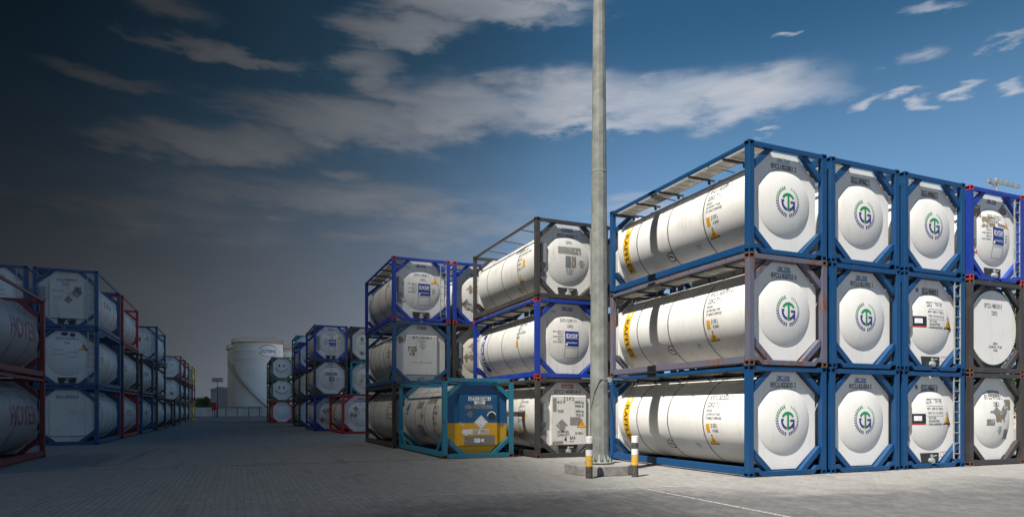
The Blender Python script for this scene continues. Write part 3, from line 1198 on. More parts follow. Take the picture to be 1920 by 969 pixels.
def side_exsif(d, sg):
    u = -5.25 if sg < 0 else 5.25
    d.rect(u - 0.16, u + 0.16, -0.92, 0.66, D_BLUE, 0.003, 14, 'company_band')
    d.text('EXSIF', u, -0.12, 0.20, D_WHITE, rot=-90, width=1.2, eps=0.006, name='company_band')
    ub = -1.9 if sg < 0 else 1.2
    for i, tx in enumerate(('EXFU 559912', '22K2 T11', 'UN PORTABLE', 'TANK')):
        d.text(tx, ub, 0.62 - i * 0.15, 0.11, INKG, 'l')
    d.rect(ub, ub + 0.13, -0.16, 0.06, D_AMB, 0.003, 4, 'caution_label')
    uc = ub - 0.25
    d.frame(uc - 0.6, uc - 0.3, -0.70, -0.42, 0.01, INKG, 0.004)
    d.ring(uc - 0.85, -0.76, 0.11, 0.14, D_RED, 0, 360, 0.004, 24, 'prohibition_sign')


def side_band(mat, letters=None, tc=INK):
    def f(d, sg):
        u = -5.3 if sg < 0 else 5.3
        d.rect(u - 0.11, u + 0.11, -0.95, 0.75, mat, 0.003, 14, 'company_band')
        if letters:
            d.text(letters, u, -0.1, 0.16, tc, rot=-90, width=1.1, eps=0.006, name='company_band')
        side_small(3)(d, sg)
    return f


def side_small(seed):
    def f(d, sg):
        r = random.Random(seed)
        ub = -1.7 if sg < 0 else 1.0
        for i in range(5):
            d.text(r.choice(('22K2 T11', 'UN PORTABLE TANK', 'RID ADR IMO 1', 'CFR 49', 'CAP 25 000 L', '4 BAR')), ub, 0.55 - i * 0.16, 0.10, INKG, 'l')
        d.warn(ub + 0.1, -0.42, 0.28)
        d.ring(ub - 0.35, -0.80, 0.10, 0.13, INK, 0, 360, 0.004, 20, 'prohibition_sign')
        d.poly([(ub - .41, -.78), (ub - .35, -.83), (ub - .29, -.82), (ub - .33, -.77)], INK, 0.005, 'prohibition_sign')
        d.rect(ub + 0.4, ub + 0.6, -0.1, 0.16, D_AMB, 0.003, 4, 'caution_label')
        if seed % 2:
            d.rect(ub - 0.5, ub + 0.2, 0.55, 0.80, D_REST2, 0.003, 8, 'label_residue')
    return f


def side_uttu(d, sg):
    u = -5.15
    d.ring(u, 0.10, 0.40, 0.42, INKG, 60, 300, 0.003, 30, 'emblem', 1.6)
    d.poly([(u - .22, .22), (u + .22, .22), (u + .20, .42), (u + .08, .60), (u - .06, .52), (u - .18, .36)], D_CIMC, 0.003, 'emblem')
    d.text('interflow', u, 0.14, 0.10, D_CIMC, width=0.42, name='emblem')
    for i, tx in enumerate(('INTERFLOW', 'TANK SYSTEM')):
        d.text(tx, u, -0.62 - i * 0.12, 0.08, INKG)
    d.rect(-3.7, -2.9, -0.78, -0.28, D_REST2, 0.003, 12, 'scuff_mark')
    d.rect(-3.75, -3.0, 0.30, 0.58, D_REST, 0.003, 10, 'label_residue')
    d.diamond(-2.95, 0.05, 0.24, D_REST, 0.004, 'label_residue', 1.3)
    d.rect(-2.5, -1.5, 0.48, 0.80, D_REST, 0.003, 10, 'label_residue')
    for i, tx in enumerate(('22K2 T11', 'RID ADR', 'IMO 1', 'CFR 49')):
        d.text(tx, -1.55, 0.34 - i * 0.18, 0.13, INKW, 'l')
    d.warn(-1.62, -0.36, 0.30)
    d.text('TC', -1.5, -0.66, 0.14, INK)


def side_hoyer(d, sg):
    d.text('HOYER', 4.15 if sg > 0 else -4.15, 0.12, 0.62, D_MAROON, width=2.6)
    d.text('HOYR 221806 4', 4.3, 0.72, 0.12, INKG, 'l')
    d.diamond(3.1, -0.55, 0.14, INKG, 0.003)


def side_orange(d, sg):
    u = -4.4 if sg < 0 else 4.4
    for i in range(5):
        d.rect(u - 0.55 + i * 0.23, u - 0.40 + i * 0.23, -0.22, 0.55, D_ORANGE, 0.003, 6, 'company_mark')
    d.rect(u - 0.6, u + 0.6, -0.42, -0.34, INKG, 0.003, 8, 'company_mark')
    side_small(5)(d, sg)


def side_redtext(word, mat):
    def f(d, sg):
        d.text(word, 3.0 if sg > 0 else -3.0, 0.1, 0.34, mat, width=2.0)
        side_small(4)(d, sg)
    return f


NCONT = 0


def container(x0, y0, tier, frame, label, end='dome', endm=None, shell=None, endfn=None, sidefn=None, sides=(-1,), cast=None,
              ladder=False, walkway=True, doc=False, valve=False, sill='plain', bands=(1.73, 3.21, 4.71), jitter=0.015,
              skirt=False, endx=None, group=None, manhole=False, rail=False):
    """a 20 ft tank container; x0 = its left side, y0 = its near end"""
    global NCONT
    NCONT += 1
    rnd = random.Random(NCONT * 13 + 5)
    jx, jy, jr = rnd.uniform(-jitter, jitter), rnd.uniform(-jitter, jitter) * 1.5, rnd.uniform(-jitter, jitter) * 0.12
    root = empty('tank_container', (x0 + HW + jx, y0 + jy, tier * TIER), jr)
    tag(root, label, 'tank container', group or 'stacked tank containers')
    cast = cast or frame
    shell = shell or WHITE2
    endm = endm or ENDW
    P = get('post', m_post)
    C = get('cast', m_casting)
    for ex, ey, rz in ((-HW, 0, 0), (HW, 0, 90), (HW, L, 180), (-HW, L, 270)):
        o_ = obj('corner_post', get(('post', rz % 180), m_post if rz % 180 == 0 else m_post_swapped), frame, root, (ex, ey, 0), R_(rz))
        for z in (0, H - 0.118):
            obj('corner_casting', get(('cast', rz % 180), m_casting if rz % 180 == 0 else m_casting_swapped), cast, root, (ex, ey, z), R_(rz))
    sl = get(('sill', sill), lambda: m_sill(sill))
    sl2 = get(('sill', 'plain'), lambda: m_sill('plain'))
    tb = get('tbeam', m_top_beam)
    far = [(0, 0, 0)], [(0, L, math.pi)]
    obj('top_beam', tb, frame, root)
    obj('top_beam', tb, frame, root, (0, L, 0), math.pi)
    obj('bottom_sill', sl, frame, root)
    obj('bottom_sill', sl2, frame, root, (0, L, 0), math.pi)
    for loc, rz in (((0, 0, 0), 0), ((0, L, 0), math.pi)):
        for sx in (-1, 1):
            for sz in (-1, 1):
                obj('corner_brace', get(('brace', sx, sz), lambda: m_brace(sx, sz)), frame, root, loc, rz)
    rb, rt = get('rbot', m_rail_bottom), get('rtop', m_rail_top)
    for m_, nm in ((rb, 'bottom_rail'), (rt, 'top_rail')):
        obj(nm, m_, frame, root, (-HW, 0, 0), 0)
        obj(nm, m_, frame, root, (HW, L, 0), math.pi)
    # tank
    sh = obj('tank_shell', get('shell', m_shell), shell, root)
    for y in bands:
        obj('cladding_band', get('band', m_band), STEEL, sh, (0, y, 0))
    obj('cladding_seam', get('seam', m_seam), shell, sh)
    if sidefn:
        for sg in sides:
            d = Decals(surf_side(sg))
            sidefn(d, sg)
            d.build(sh)
    if manhole:
        obj('manhole_box', get('manhole', m_manhole), shell, sh)
    # near end
    if end == 'disc':
        pl = obj('end_panel', get('plate', m_plate), frame, root, (0, 0.012, 0))
        ds = obj('end_disc', get('disc', m_disc), endm, root)
        anchor = ds
    else:
        pl = obj('end_panel', get('plate', m_plate), endm, root)
        anchor = pl
        if end == 'dome':
            obj('dome', get('dome', m_dome), endm, pl)
        elif end == 'box':
            obj('valve_cover', get('box', m_boxpanel), endx or endm, pl)
    if endfn:
        d = Decals(surf_end(end))
        endfn(d)
        d.build(anchor)
    obj('end_panel', get('plate', m_plate), shell, root, (0, L, 0), math.pi)
    if walkway:
        ww = obj('walkway', get('walk', m_walkway), ALU, root)
        for y in (0.9, 2.2, 3.5, 4.6, 5.75):
            obj('walkway_support', get('wsup', m_walk_support), DARKM, ww, (0, y, 0))
        for y in (1.55, 4.0):
            obj('rail_bracket', get('ctube', m_cross_tube), frame, root, (0, y, 0))
    else:
        for y in (1.4, 3.0, 4.6):
            obj('cross_tube', get('ctube', m_cross_tube), frame, root, (0, y, 0))
    if ladder:
        la = obj('ladder', get('ladder', m_ladder), GALV, root)
        for i in range(8):
            obj('rung', get('rung', m_rung), GALV, la, (0, 0, 0.36 + i * 0.285))
    if doc:
        obj('document_holder', get('doc', m_docbox), GREYBOX, root)
    if valve:
        vr = obj('valve_recess', get('vrec', m_valve_recess), DARKM, root)
        obj('outlet_valve', get('valve', m_valve), GALV, vr)
    if skirt:
        for sg in (-1, 1):
            for y0_, y1_ in ((0.16, 0.85), (L - 0.16, L - 0.85)):
                obj('side_brace', get(('skirt', sg, y0_), lambda: m_skirt_brace(sg, y0_, y1_)), frame, root)
    if rail:
        b = MB()
        b.bar((0.15, 0.35, H + 0.42), (1.6, 0.35, H + 0.42), 0.05, 0.09)
        b.bar((0.55, 0.35, H + 0.02), (0.55, 0.35, H + 0.42), 0.05, 0.05)
        for x in (0.5, 0.75, 1.0):
            b.box(x, x + 0.03, 0.32, 0.38, H + 0.465, H + 0.54)
        b.bar((0.2, 0.37, H + 0.36), (0.55, 0.37, H + 0.26), 0.04, 0.04)
        b.build('handrail', GALV, root)
    return root


def m_post_swapped():
    b = MB()
    z0, z1 = 0.118, H - 0.118
    b.prism_z([(0, 0), (0.15, 0), (0.15, 0.125), (0.06, 0.125), (0.045, 0.155), (0, 0.155)], z0, z1)
    return b.mesh('corner_post', bevel=0.004)


def m_casting_swapped():
    me = m_casting()
    for v in me.vertices:
        x, y, z = v.co
        v.co = (y, x, z)
    me.flip_normals()
    return me


# ------------------------------------------------------------------ ground
def ground_material():
    m, t, b = base_mat('block_paving')
    g = t.new('ShaderNodeNewGeometry')
    pos = g.outputs['Position']
    sep = t.new('ShaderNodeSeparateXYZ')
    t.l.new(pos, sep.inputs[0])
    X, Y = sep.outputs[0], sep.outputs[1]
    ci = t.m('FLOOR', t.m('DIVIDE', X, 0.12))
    off = t.m('MULTIPLY', t.m('MODULO', t.m('ABSOLUTE', ci), 2.0), 0.5)
    cj = t.m('FLOOR', t.m('ADD', t.m('DIVIDE', Y, 0.20), off))
    wn = t.new('ShaderNodeTexWhiteNoise', noise_dimensions='2D')
    t.l.new(t.comb(ci, cj, 0.0), wn.inputs['Vector'])
    rndv = wn.outputs['Value']
    big = t.noise(pos, 0.35, 5, 0.6)
    mid = t.noise(pos, 1.7, 5, 0.65)
    fine = t.noise(pos, 40.0, 4, 0.7)
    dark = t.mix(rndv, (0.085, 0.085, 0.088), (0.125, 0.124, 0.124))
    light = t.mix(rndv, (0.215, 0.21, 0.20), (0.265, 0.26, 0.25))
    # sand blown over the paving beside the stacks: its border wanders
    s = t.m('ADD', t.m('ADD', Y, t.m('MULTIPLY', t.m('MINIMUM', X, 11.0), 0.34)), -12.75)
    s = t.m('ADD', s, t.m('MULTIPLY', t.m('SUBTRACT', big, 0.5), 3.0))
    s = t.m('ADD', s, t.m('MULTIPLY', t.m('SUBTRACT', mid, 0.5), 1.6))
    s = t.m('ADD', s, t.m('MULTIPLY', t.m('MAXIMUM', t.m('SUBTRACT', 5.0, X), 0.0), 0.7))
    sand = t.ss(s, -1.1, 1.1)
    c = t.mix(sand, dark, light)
    c = t.mix(t.m('MULTIPLY', t.ss(mid, 0.5, 0.75), 0.3), c, (0.30, 0.27, 0.23))
    c = t.mix(t.m('MULTIPLY', t.ss(fine, 0.55, 0.8), 0.35), c, (0.10, 0.095, 0.09))
    # tyre marks and oil
    tyre = t.noise(t.mapping(pos, (2.2, 0.12, 1)), 1.3, 3, 0.6)
    c = t.mix(t.m('MULTIPLY', t.ss(tyre, 0.56, 0.70), 0.42), c, (0.12, 0.115, 0.11))
    oil = t.noise(pos, 0.9, 3, 0.5, 0.6)
    c = t.mix(t.m('MULTIPLY', t.ss(oil, 0.66, 0.73), 0.55), c, (0.07, 0.066, 0.062))
    t.l.new(c, b.inputs['Base Color'])
    b.inputs['Roughness'].default_value = 0.85
    bp = t.new('ShaderNodeBump')
    bp.inputs['Strength'].default_value = 0.35
    bp.inputs['Distance'].default_value = 0.006
    t.l.new(t.m('ADD', fine, t.m('MULTIPLY', rndv, 0.4)), bp.inputs['Height'])
    t.l.new(bp.outputs[0], b.inputs['Normal'])
    return m


PAVE = ground_material()
SAND = plain('joint_sand', (0.27, 0.265, 0.25), 0.95, 0, 0.2, 20)
DESERT = plain('desert_ground', (0.40, 0.35, 0.28), 0.95, 0, 0.15, 0.05)

g = MB()
g.add([(-3000, -600, -0.06), (3000, -600, -0.06), (3000, 4000, -0.06), (-3000, 4000, -0.06)], [(0, 1, 2, 3)])
tag(g.build('ground', DESERT), kind='structure')
PX0, PX1, PY0, PY1 = -6.0, 21.6, 4.0, 20.0
g = MB()
g.add([(PX0, PY0, -0.010), (PX1, PY0, -0.010), (PX1, PY1, -0.010), (PX0, PY1, -0.010)], [(0, 1, 2, 3)])
tag(g.build('paving_bed', SAND), kind='structure')
# paved yard around the block-by-block area
g = MB()
xs, ys = [-60, PX0, PX1, 60], [-25, PY0, PY1, 152]
for i in range(3):
    for j in range(3):
        if (i, j) != (1, 1):
            g.add([(xs[i], ys[j], 0), (xs[i + 1], ys[j], 0), (xs[i + 1], ys[j + 1], 0), (xs[i], ys[j + 1], 0)], [(0, 1, 2, 3)])
yard = tag(g.build('pavement', PAVE), kind='structure')
CW, CL, J = 0.12, 0.20, 0.0055
cells = []
for i in range(math.floor(PX0 / CW), math.ceil(PX1 / CW)):
    off = (abs(i) % 2) * 0.5
    for j in range(math.floor(PY0 / CL), math.ceil(PY1 / CL)):
        x, y = (i + 0.5) * CW, (j + 0.5 - off) * CL
        cells.append((x, y))


def depth_px(x, y):
    d_ = x * FWD.x + y * FWD.y
    l_ = x * RGT.x + y * RGT.y
    return d_, (960 + 1223 * l_ / d_) if d_ > 0.1 else -9999


near = []
for x, y in cells:
    d_, p_ = depth_px(x, y)
    if 9.5 < d_ < 12 and 15 < p_ < 1905:
        near.append((d_, x, y))
near.sort()
near = near[:300]
nearset = {(x, y) for _, x, y in near}


def paver_mesh(mb, x, y, z):
    a, b_, c = CW / 2 - J, CL / 2 - J, 0.008
    mb.add([(x - a, y - b_, z - 0.03), (x + a, y - b_, z - 0.03), (x + a, y + b_, z - 0.03), (x - a, y + b_, z - 0.03),
            (x - a, y - b_, z - c), (x + a, y - b_, z - c), (x + a, y + b_, z - c), (x - a, y + b_, z - c),
            (x - a + c, y - b_ + c, z), (x + a - c, y - b_ + c, z), (x + a - c, y + b_ - c, z), (x - a + c, y + b_ - c, z)],
           [(0, 1, 5, 4), (1, 2, 6, 5), (2, 3, 7, 6), (3, 0, 4, 7), (4, 5, 9, 8), (5, 6, 10, 9), (6, 7, 11, 10), (7, 4, 8, 11), (8, 9, 10, 11)])


mb = MB()
rp = random.Random(3)
for x, y in cells:
    if (x, y) not in nearset:
        paver_mesh(mb, x, y, rp.uniform(-0.0025, 0.0015))
tag(mb.build('pavers', PAVE, yard), kind='stuff')
mb = MB()
paver_mesh(mb, 0, 0, 0)
pm = mb.mesh('paver', mats=[PAVE])
for _, x, y in near:
    obj('paver', pm, None, yard, (x, y, rp.uniform(-0.0025, 0.0015)))

# painted lines on the paving
m_, t_, b_ = base_mat('worn_line_paint')
pos_ = t_.new('ShaderNodeNewGeometry').outputs['Position']
b_.inputs['Base Color'].default_value = (0.50, 0.49, 0.47, 1)
b_.inputs['Roughness'].default_value = 0.8
t_.l.new(t_.ss(t_.noise(pos_, 16, 6, 0.75), 0.44, 0.60, 0.80, 0.10), b_.inputs['Alpha'])
LINE = m_


def ground_line(name, a, b, w):
    a, b = Vector((*a, 0.005)), Vector((*b, 0.005))
    d = (b - a).normalized()
    n = Vector((-d.y, d.x, 0)) * w / 2
    q = MB()
    q.add([a - n, b - n, b + n, a + n], [(0, 1, 2, 3)])
    tag(q.build(name, LINE), kind='structure')


ground_line('painted_line', (-7.0, 12.85), (8.85, 10.88), 0.10)
ground_line('painted_line', (7.43, 11.00), (7.40, 3.0), 0.09)

# ------------------------------------------------------------------ containers, right-hand stack in the sun
RX = (10.86, 13.45, 16.06, 18.70)
RY = 11.69
bot = 'standing on the ground'
A = dict(end='dome', shell=WHITE, sill='step')
container(RX[0], RY, 0, NAVY, 'blue-framed white tank container RFCU 822035 2 at the bottom of the sunlit corner stack', endfn=end_jtg('RFCU 822035 2'), sidefn=side_raffles('RFCU 822035 2'), **A)
container(RX[0], RY, 1, PURPLE, 'white tank container RFCU 820755 6 with chalky violet rusty frame, middle of the corner stack', endfn=end_jtg('RFCU 820755 6'), sidefn=side_raffles('RFCU 820755 6'), cast=CAST_RUST, **A)
container(RX[0], RY, 2, NAVY, 'blue-framed white tank container RFCU 822001 2 on top of the sunlit corner stack', endfn=end_jtg('RFCU 822001 2', pale=True), sidefn=side_raffles('RFCU 822001 2'), **A)
container(RX[1], RY, 0, NAVY, 'blue-framed white tank container RFCU 821854 5 at the bottom, wreath emblem on its dome', endfn=end_jtg('RFCU 821854 5'), **A)
container(RX[1], RY, 1, NAVY, 'blue-framed white tank container RFCU 821992 1 in the middle tier, wreath emblem', endfn=end_jtg('RFCU 821992 1'), **A)
container(RX[1], RY, 2, NAVY, 'blue-framed domed tank container with boxed SEGU number, top of the second column from the corner', endfn=end_jtg('SEGU 809862 5', True), **A)
V = dict(end='dome', shell=WHITE, sill='split', ladder=True, doc=True, valve=True)
container(RX[2], RY, 0, NAVY, 'blue-framed tank container with ladder, grey box and SEGU number, bottom of the third column', endfn=end_segu('SEGU 808661 0', '22T6'), **V)
container(RX[2], RY, 1, NAVY, 'blue-framed tank container with ladder and SEGU number, middle of the third column', endfn=end_segu('SEGU 809870 0'), **V)
container(RX[2], RY, 2, NAVY, 'blue-framed domed tank container with wreath emblem, top of the third column from the corner', endfn=end_jtg('SEGU 809862 5', True), **A)
container(RX[3], RY, 0, BLACK, 'dark-framed tank container with torn placards on its dome, bottom at the right edge', endfn=end_btcu('BTCU 474120 2', False, True), end='dome', shell=WHITE2, cast=CAST_RUST)
container(RX[3], RY, 1, BLACK, 'dark-framed tank container with plain round white end BTCU 488150 0 at the right edge', endfn=end_btcu('BTCU 488150 0'), end='disc', shell=WHITE2, cast=CAST_RUST, endm=ENDW, walkway=False)
container(RX[3], RY, 2, ROYAL, 'royal blue tank container with peeling labels, ladder and red corners at the top right', endfn=end_exsif('EXFU 551522 3', True), cast=CAST_RED, rail=True, **V)

# ---- stack behind the lamp post
S2X, S2Y = 8.90, 19.07
container(S2X, S2Y, 0, BLACK, 'grimy white tank container with dark rusty frame BTCU 404254 0 behind the lamp post', end='box', endm=WHITE2, shell=WHITE3, endfn=end_etco('BTCU 404254 0'), sidefn=side_small(6), cast=CAST_RUST, doc=True, valve=True)
container(S2X, S2Y, 1, ROYAL, 'royal blue framed tank container with blue company sign behind the lamp post', end='dome', endm=WHITE2, shell=WHITE2, endfn=end_exsif('EXFU 559913 9', plain_=True), sidefn=side_exsif, cast=CAST_RED, walkway=True)
container(S2X, S2Y, 2, BLACK, 'black-framed white tank container on top of the stack behind the lamp post', end='dome', endm=WHITE2, shell=WHITE2, endfn=end_cimc_dome('BTCU 469047 7'), sidefn=side_small(7), walkway=False, doc=True, ladder=True, valve=True)
for k, (fr, lb) in enumerate(((NAVY_W, 'bottom'), (BLACK, 'middle'), (BLACK, 'top'))):
    container(S2X + 2.55, S2Y, k, fr, f'dark tank container glimpsed between lamp post and sunlit stack, {lb} tier', end='dome', endm=WHITE2, shell=WHITE2, endfn=end_generic('BTCU 47%d213 4' % k, k), walkway=False)

# ---- turquoise container with blue and yellow end
by = container(6.02, 19.92, 0, TURQ, 'turquoise-framed tank container with blue over yellow end standing alone on the ground', end='none', endm=YELP, shell=WHITE3, sidefn=side_uttu, cast=CAST_RUST, walkway=False, skirt=True, bands=(1.5, 2.6, 3.9))
for ch in by.children:
    if ch.name.startswith('end_panel') and abs(ch.location.y) < 0.1:
        pl = ch
# two-colour end: lower half yellow, upper half blue
SPLIT = 1.14
up = MB()
up.prism([(-OA, SPLIT), (OA, SPLIT), (OA, ZC + OSIDE), (OTOP, ZC + OB), (-OTOP, ZC + OB), (-OA, ZC + OSIDE)], PLATE_Y - 0.004, PLATE_Y + 0.02)
up.build('upper_panel', BLUEP, pl)
for nm, z0, z1, mt in (('lower_valve_cover', BOX_Z0, SPLIT, YELP), ('upper_valve_cover', SPLIT, BOX_Z1, BLUEP)):
    q = MB()
    x0, x1, dd = BOX_X0, BOX_X1, 0.05
    zb0 = z0 - (dd if z0 == BOX_Z0 else 0)
    zb1 = z1 + (dd if z1 == BOX_Z1 else 0)
    yb = PLATE_Y - 0.003
    q.add([(x0 - dd, yb, zb0), (x1 + dd, yb, zb0), (x1 + dd, yb, zb1), (x0 - dd, yb, zb1), (x0, BOX_Y, z0), (x1, BOX_Y, z0), (x1, BOX_Y, z1), (x0, BOX_Y, z1)],
          [(4, 5, 6, 7), (0, 1, 5, 4), (1, 2, 6, 5), (2, 3, 7, 6), (3, 0, 4, 7)])
    q.build(nm, mt, pl)
d = Decals(surf_end('box'))
end_uttu(d)
d.build(pl)

# ---- third stack
S3X, S3Y = 5.80, 26.15
container(S3X, S3Y, 0, BLACK, 'scuffed white tank container in black frame on the ground left of the turquoise one', end='dome', endm=WHITE2, shell=WHITE3, endfn=end_generic('BLTU 200412 1', 2), sidefn=side_small(8), cast=CAST_RUST)
container(S3X, S3Y, 1, NAVY_W, 'weathered blue tank container with big square cover and brown residue above the turquoise one', end='box', endm=WHITE2, shell=WHITE2, endfn=end_bltu, sidefn=side_band(D_ORANGE), walkway=False, skirt=True, cast=NAVY_W, bands=(1.3, 2.3, 3.3, 4.3))
container(S3X, S3Y, 2, ROYAL, 'royal blue tank container with ladder and company sign on top of the third stack', end='dome', endm=WHITE2, shell=WHITE2, endfn=end_exsif('EXFU 558263 3'), sidefn=side_exsif, cast=CAST_RED, ladder=True, doc=True, valve=True, sill='split')
for k, (fr, lb, ct) in enumerate(((BLACK, 'hidden low behind the turquoise container', None), (BLACK, 'black-framed, half hidden, with brown diamond residue', CAST_RUST), (ROYAL, 'royal blue, half hidden behind the black-framed top container', CAST_RED))):
    container(S3X + 2.56, S3Y, k, fr, 'tank container ' + lb, end='dome', endm=WHITE2 if k != 1 else CREAM, shell=WHITE2, endfn=end_generic('EXFU 55%d820 1' % k, k + 3), cast=ct, sill='step' if k == 2 else 'plain', doc=(k == 1))

# ---- red pair and fourth stack
container(6.30, 43.2, 0, RED, 'red tank container with orange lettering on the ground before the fourth stack', end='dome', endm=WHITE2, shell=WHITE2, endfn=end_generic('SUTU 251100 2', 4), sidefn=side_orange, ladder=True)
container(8.86, 43.2, 0, RED, 'red tank container with yellow mark, right one of the red pair', end='dome', endm=WHITE2, shell=CREAM, endfn=lambda d: (d.rect(-0.9, 0.1, 1.5, 1.7, D_AMB, 0.003, 8), d.warn(-0.6, 1.3, 0.4)), ladder=True)
S4 = (5.20, 49.5)
container(*S4, 0, ROYAL, 'blue-framed tank container at the bottom of the fourth stack behind the red one', end='dome', endm=WHITE2, shell=WHITE2, endfn=end_generic('EXFU 551020 1', 5))
container(*S4, 1, BLACK, 'black-framed tank container with orange side mark in the middle of the fourth stack', end='dome', endm=WHITE2, shell=WHITE2, endfn=end_cimc_dome('BTCU 470210 3'), sidefn=side_orange)
container(*S4, 2, ROYAL, 'royal blue tank container with small company sign and ladder atop the fourth stack', end='dome', endm=WHITE2, shell=WHITE2, endfn=end_exsif('EXFU 558277 8'), cast=CAST_RED, ladder=True, doc=True, valve=True, sill='split')
for k, (fr, lb) in enumerate(((BLACK, 'lowest, hidden behind the red pair'), (TURQ, 'bright blue frame peeping left of the third stack'), (BLACK, 'black top frame peeping left of the third stack'))):
    container(S4[0] + 2.62, S4[1], k, fr, 'far tank container, ' + lb, end='dome', endm=CREAM if k == 1 else WHITE2, endfn=end_generic('UTTU 25%d118 0' % k, 6 + k))
for k, (fr, lb, sf) in enumerate(((BLACK, 'black-framed tank container with orange mark, bottom of the narrow far stack', side_orange), (BLACK, 'black-framed tank container with orange mark, middle of the narrow far stack', side_orange), (ROYAL, 'blue-framed tank container on top of the narrow far stack', side_small(3)))):
    container(5.25, 62.6, k, fr, lb, end='dome', endm=WHITE2, sidefn=sf, endfn=end_generic('EXFU 56%d118 0' % k, 3 + k))

# ---- faces stack at the far end, and the tall cyan one beside it
SM = (3.80, 81.6)
container(*SM, 0, ORANGE_RED, 'bright red far tank container with plain white dome under the two smiling ones', end='dome', endm=ENDW, endfn=end_bare('TANK 403'))
container(*SM, 1, GREEN, 'grey-green far tank container with smiling face, lower of the two', end='dome', endm=ENDW, endfn=end_smiley)
container(*SM, 2, GREEN, 'grey-green far tank container with smiling face, upper of the two', end='dome', endm=ENDW, endfn=end_smiley)
for k, (fr, lb) in enumerate(((ORANGE_RED, 'bottom, orange-red'), (BLACK, 'middle, dark'), (GREEN, 'top, grey-green'))):
    container(3.78, 88.6, k, fr, f'far tank container just behind the smiling ones: {lb} frame', end='dome', endm=WHITE2)
for k, (fr, lb) in enumerate(((BLACK, 'lowest'), (NAVY_W, 'second from the ground'), (NAVY_W, 'third from the ground'), (CYAN, 'topmost, with bright cyan frame'))):
    container(6.45, 80.8, k, fr, f'tank container of the far four-high stack, {lb}', end='dome', endm=WHITE2)

# ---- left-hand row, seen from its shaded side
LS = dict(sides=(1,))
for k, lb in enumerate(('lower', 'upper')):
    container(-8.22, 19.75, k, DARKRED, f'dark red framed grey tank container lettered HOYER, {lb} one at the left edge', end='dome', endm=GREYT, shell=GREYT, sidefn=side_hoyer, walkway=True, **LS)
L2 = (-8.15, 34.2)
container(*L2, 0, NAVY_W, 'blue-framed tank container with broad blank cover at the bottom of the left stack', end='box', endm=WHITE2, shell=WHITE3, endfn=end_bare('EXFU 087436 6'), sidefn=side_small(4), **LS)
container(*L2, 1, NAVY_W, 'blue-framed tank container with round dome and dark blue emblem, middle of the left stack', end='dome', endm=WHITE2, shell=WHITE3, endfn=lambda d: (d.disc(-0.1, 2.33, 0.14, D_BLUE, 0.003, 14, 'emblem', .6), d.disc(0.2, 2.3, 0.12, D_BLUE, 0.003, 14, 'emblem', .7), end_generic('EXTU 012101 3', 3, False, False)(d), d.warn(0.62, 1.75, 0.3)), sidefn=side_small(6), ladder=True, valve=True, **LS)
container(*L2, 2, NAVY_W, 'grimy blue-framed tank container with ladder on top of the left stack', end='box', endm=WHITE3, shell=WHITE3, endfn=end_generic('CXLU 800399 0', 2, True, False), sidefn=side_redtext('IVV', INKW), ladder=True, valve=True, doc=True, **LS)
for k, lb in enumerate(('bottom', 'middle', 'top')):
    container(-10.75, 34.15, k, NAVY_W, f'blue-framed tank container behind the HOYER pair, {lb} tier at the left edge', end='dome', endm=WHITE2, shell=WHITE3, endfn=end_generic('CXLU 80%d122 5' % k, k + 1), ladder=True, sides=(1,))
for k, (fr, lb, sf) in enumerate(((RED, 'bottom, red lettered', side_redtext('STOLT', D_RED)), (BLACK, 'middle, dark framed', side_small(2)), (RED, 'top, red framed', side_small(4)))):
    container(-8.10, 40.9, k, fr, f'tank container next behind the left blue stack: {lb}', end='dome', endm=WHITE2, shell=WHITE3, sidefn=sf, **LS)
for k, (fr, lb) in enumerate(((NAVY_W, 'bottom one, blue frame'), (BLACK, 'upper one, dark frame'))):
    container(-8.0, 48.0, k, fr, f'tank container of the two-high stack in the left row, {lb}', end='dome', endm=WHITE2, shell=WHITE3, sidefn=side_redtext('NV', INKW), **LS)
for k, (fr, lb) in enumerate(((BLACK, 'bottom, dark'), (BLACK, 'middle, dark'), (NAVY, 'top, blue with maroon mark'))):
    container(-7.85, 55.2, k, fr, f'tank container of the left row beyond the two-high stack: {lb} frame', end='dome', endm=WHITE2, shell=WHITE2, sidefn=side_small(5), ladder=(k == 2), endfn=(lambda d: (d.rect(-0.6, 0.1, 1.45, 1.75, D_RED, 0.003, 6, 'company_sign'), d.warn(0.5, 1.7, 0.3))) if k == 2 else None, **LS)
container(-8.0, 63.0, 0, BLACK, 'single dark tank container on the ground in the left row', end='dome', endm=WHITE2, shell=WHITE3, **LS)
container(-7.9, 71.0, 0, BLACK, 'second single dark tank container farther down the left row', end='dome', endm=WHITE2, shell=WHITE3, **LS)
for k, (fr, lb) in enumerate(((GREEN, 'bottom, grey-green'), (BLACK, 'middle, dark with bright white dome'), (MAROON, 'top, maroon'))):
    container(-8.35, 84.5, k, fr, f'far tank container in the left row: {lb} frame', end='dome', endm=ENDW, shell=WHITE2, endfn=end_generic('TIFU 16%d100 4' % k, 2 + k), ladder=(k == 1), **LS)
for k, (fr, lb) in enumerate(((BLACK, 'bottom'), (BLACK, 'middle'), (MAROON, 'top, maroon'))):
    container(-8.3, 91.5, k, fr, f'far tank container just before the yellow ones in the left row, {lb} tier', end='dome', endm=WHITE2, **LS)
for k, (fr, lb) in enumerate(((YELLOW, 'bottom, yellow'), (MAROON, 'middle, maroon'), (YELLOW, 'top, yellow'))):
    container(-8.2, 104.0, k, fr, f'farthest tank container of the left row: {lb} frame', end='dome', endm=CREAM, **LS)

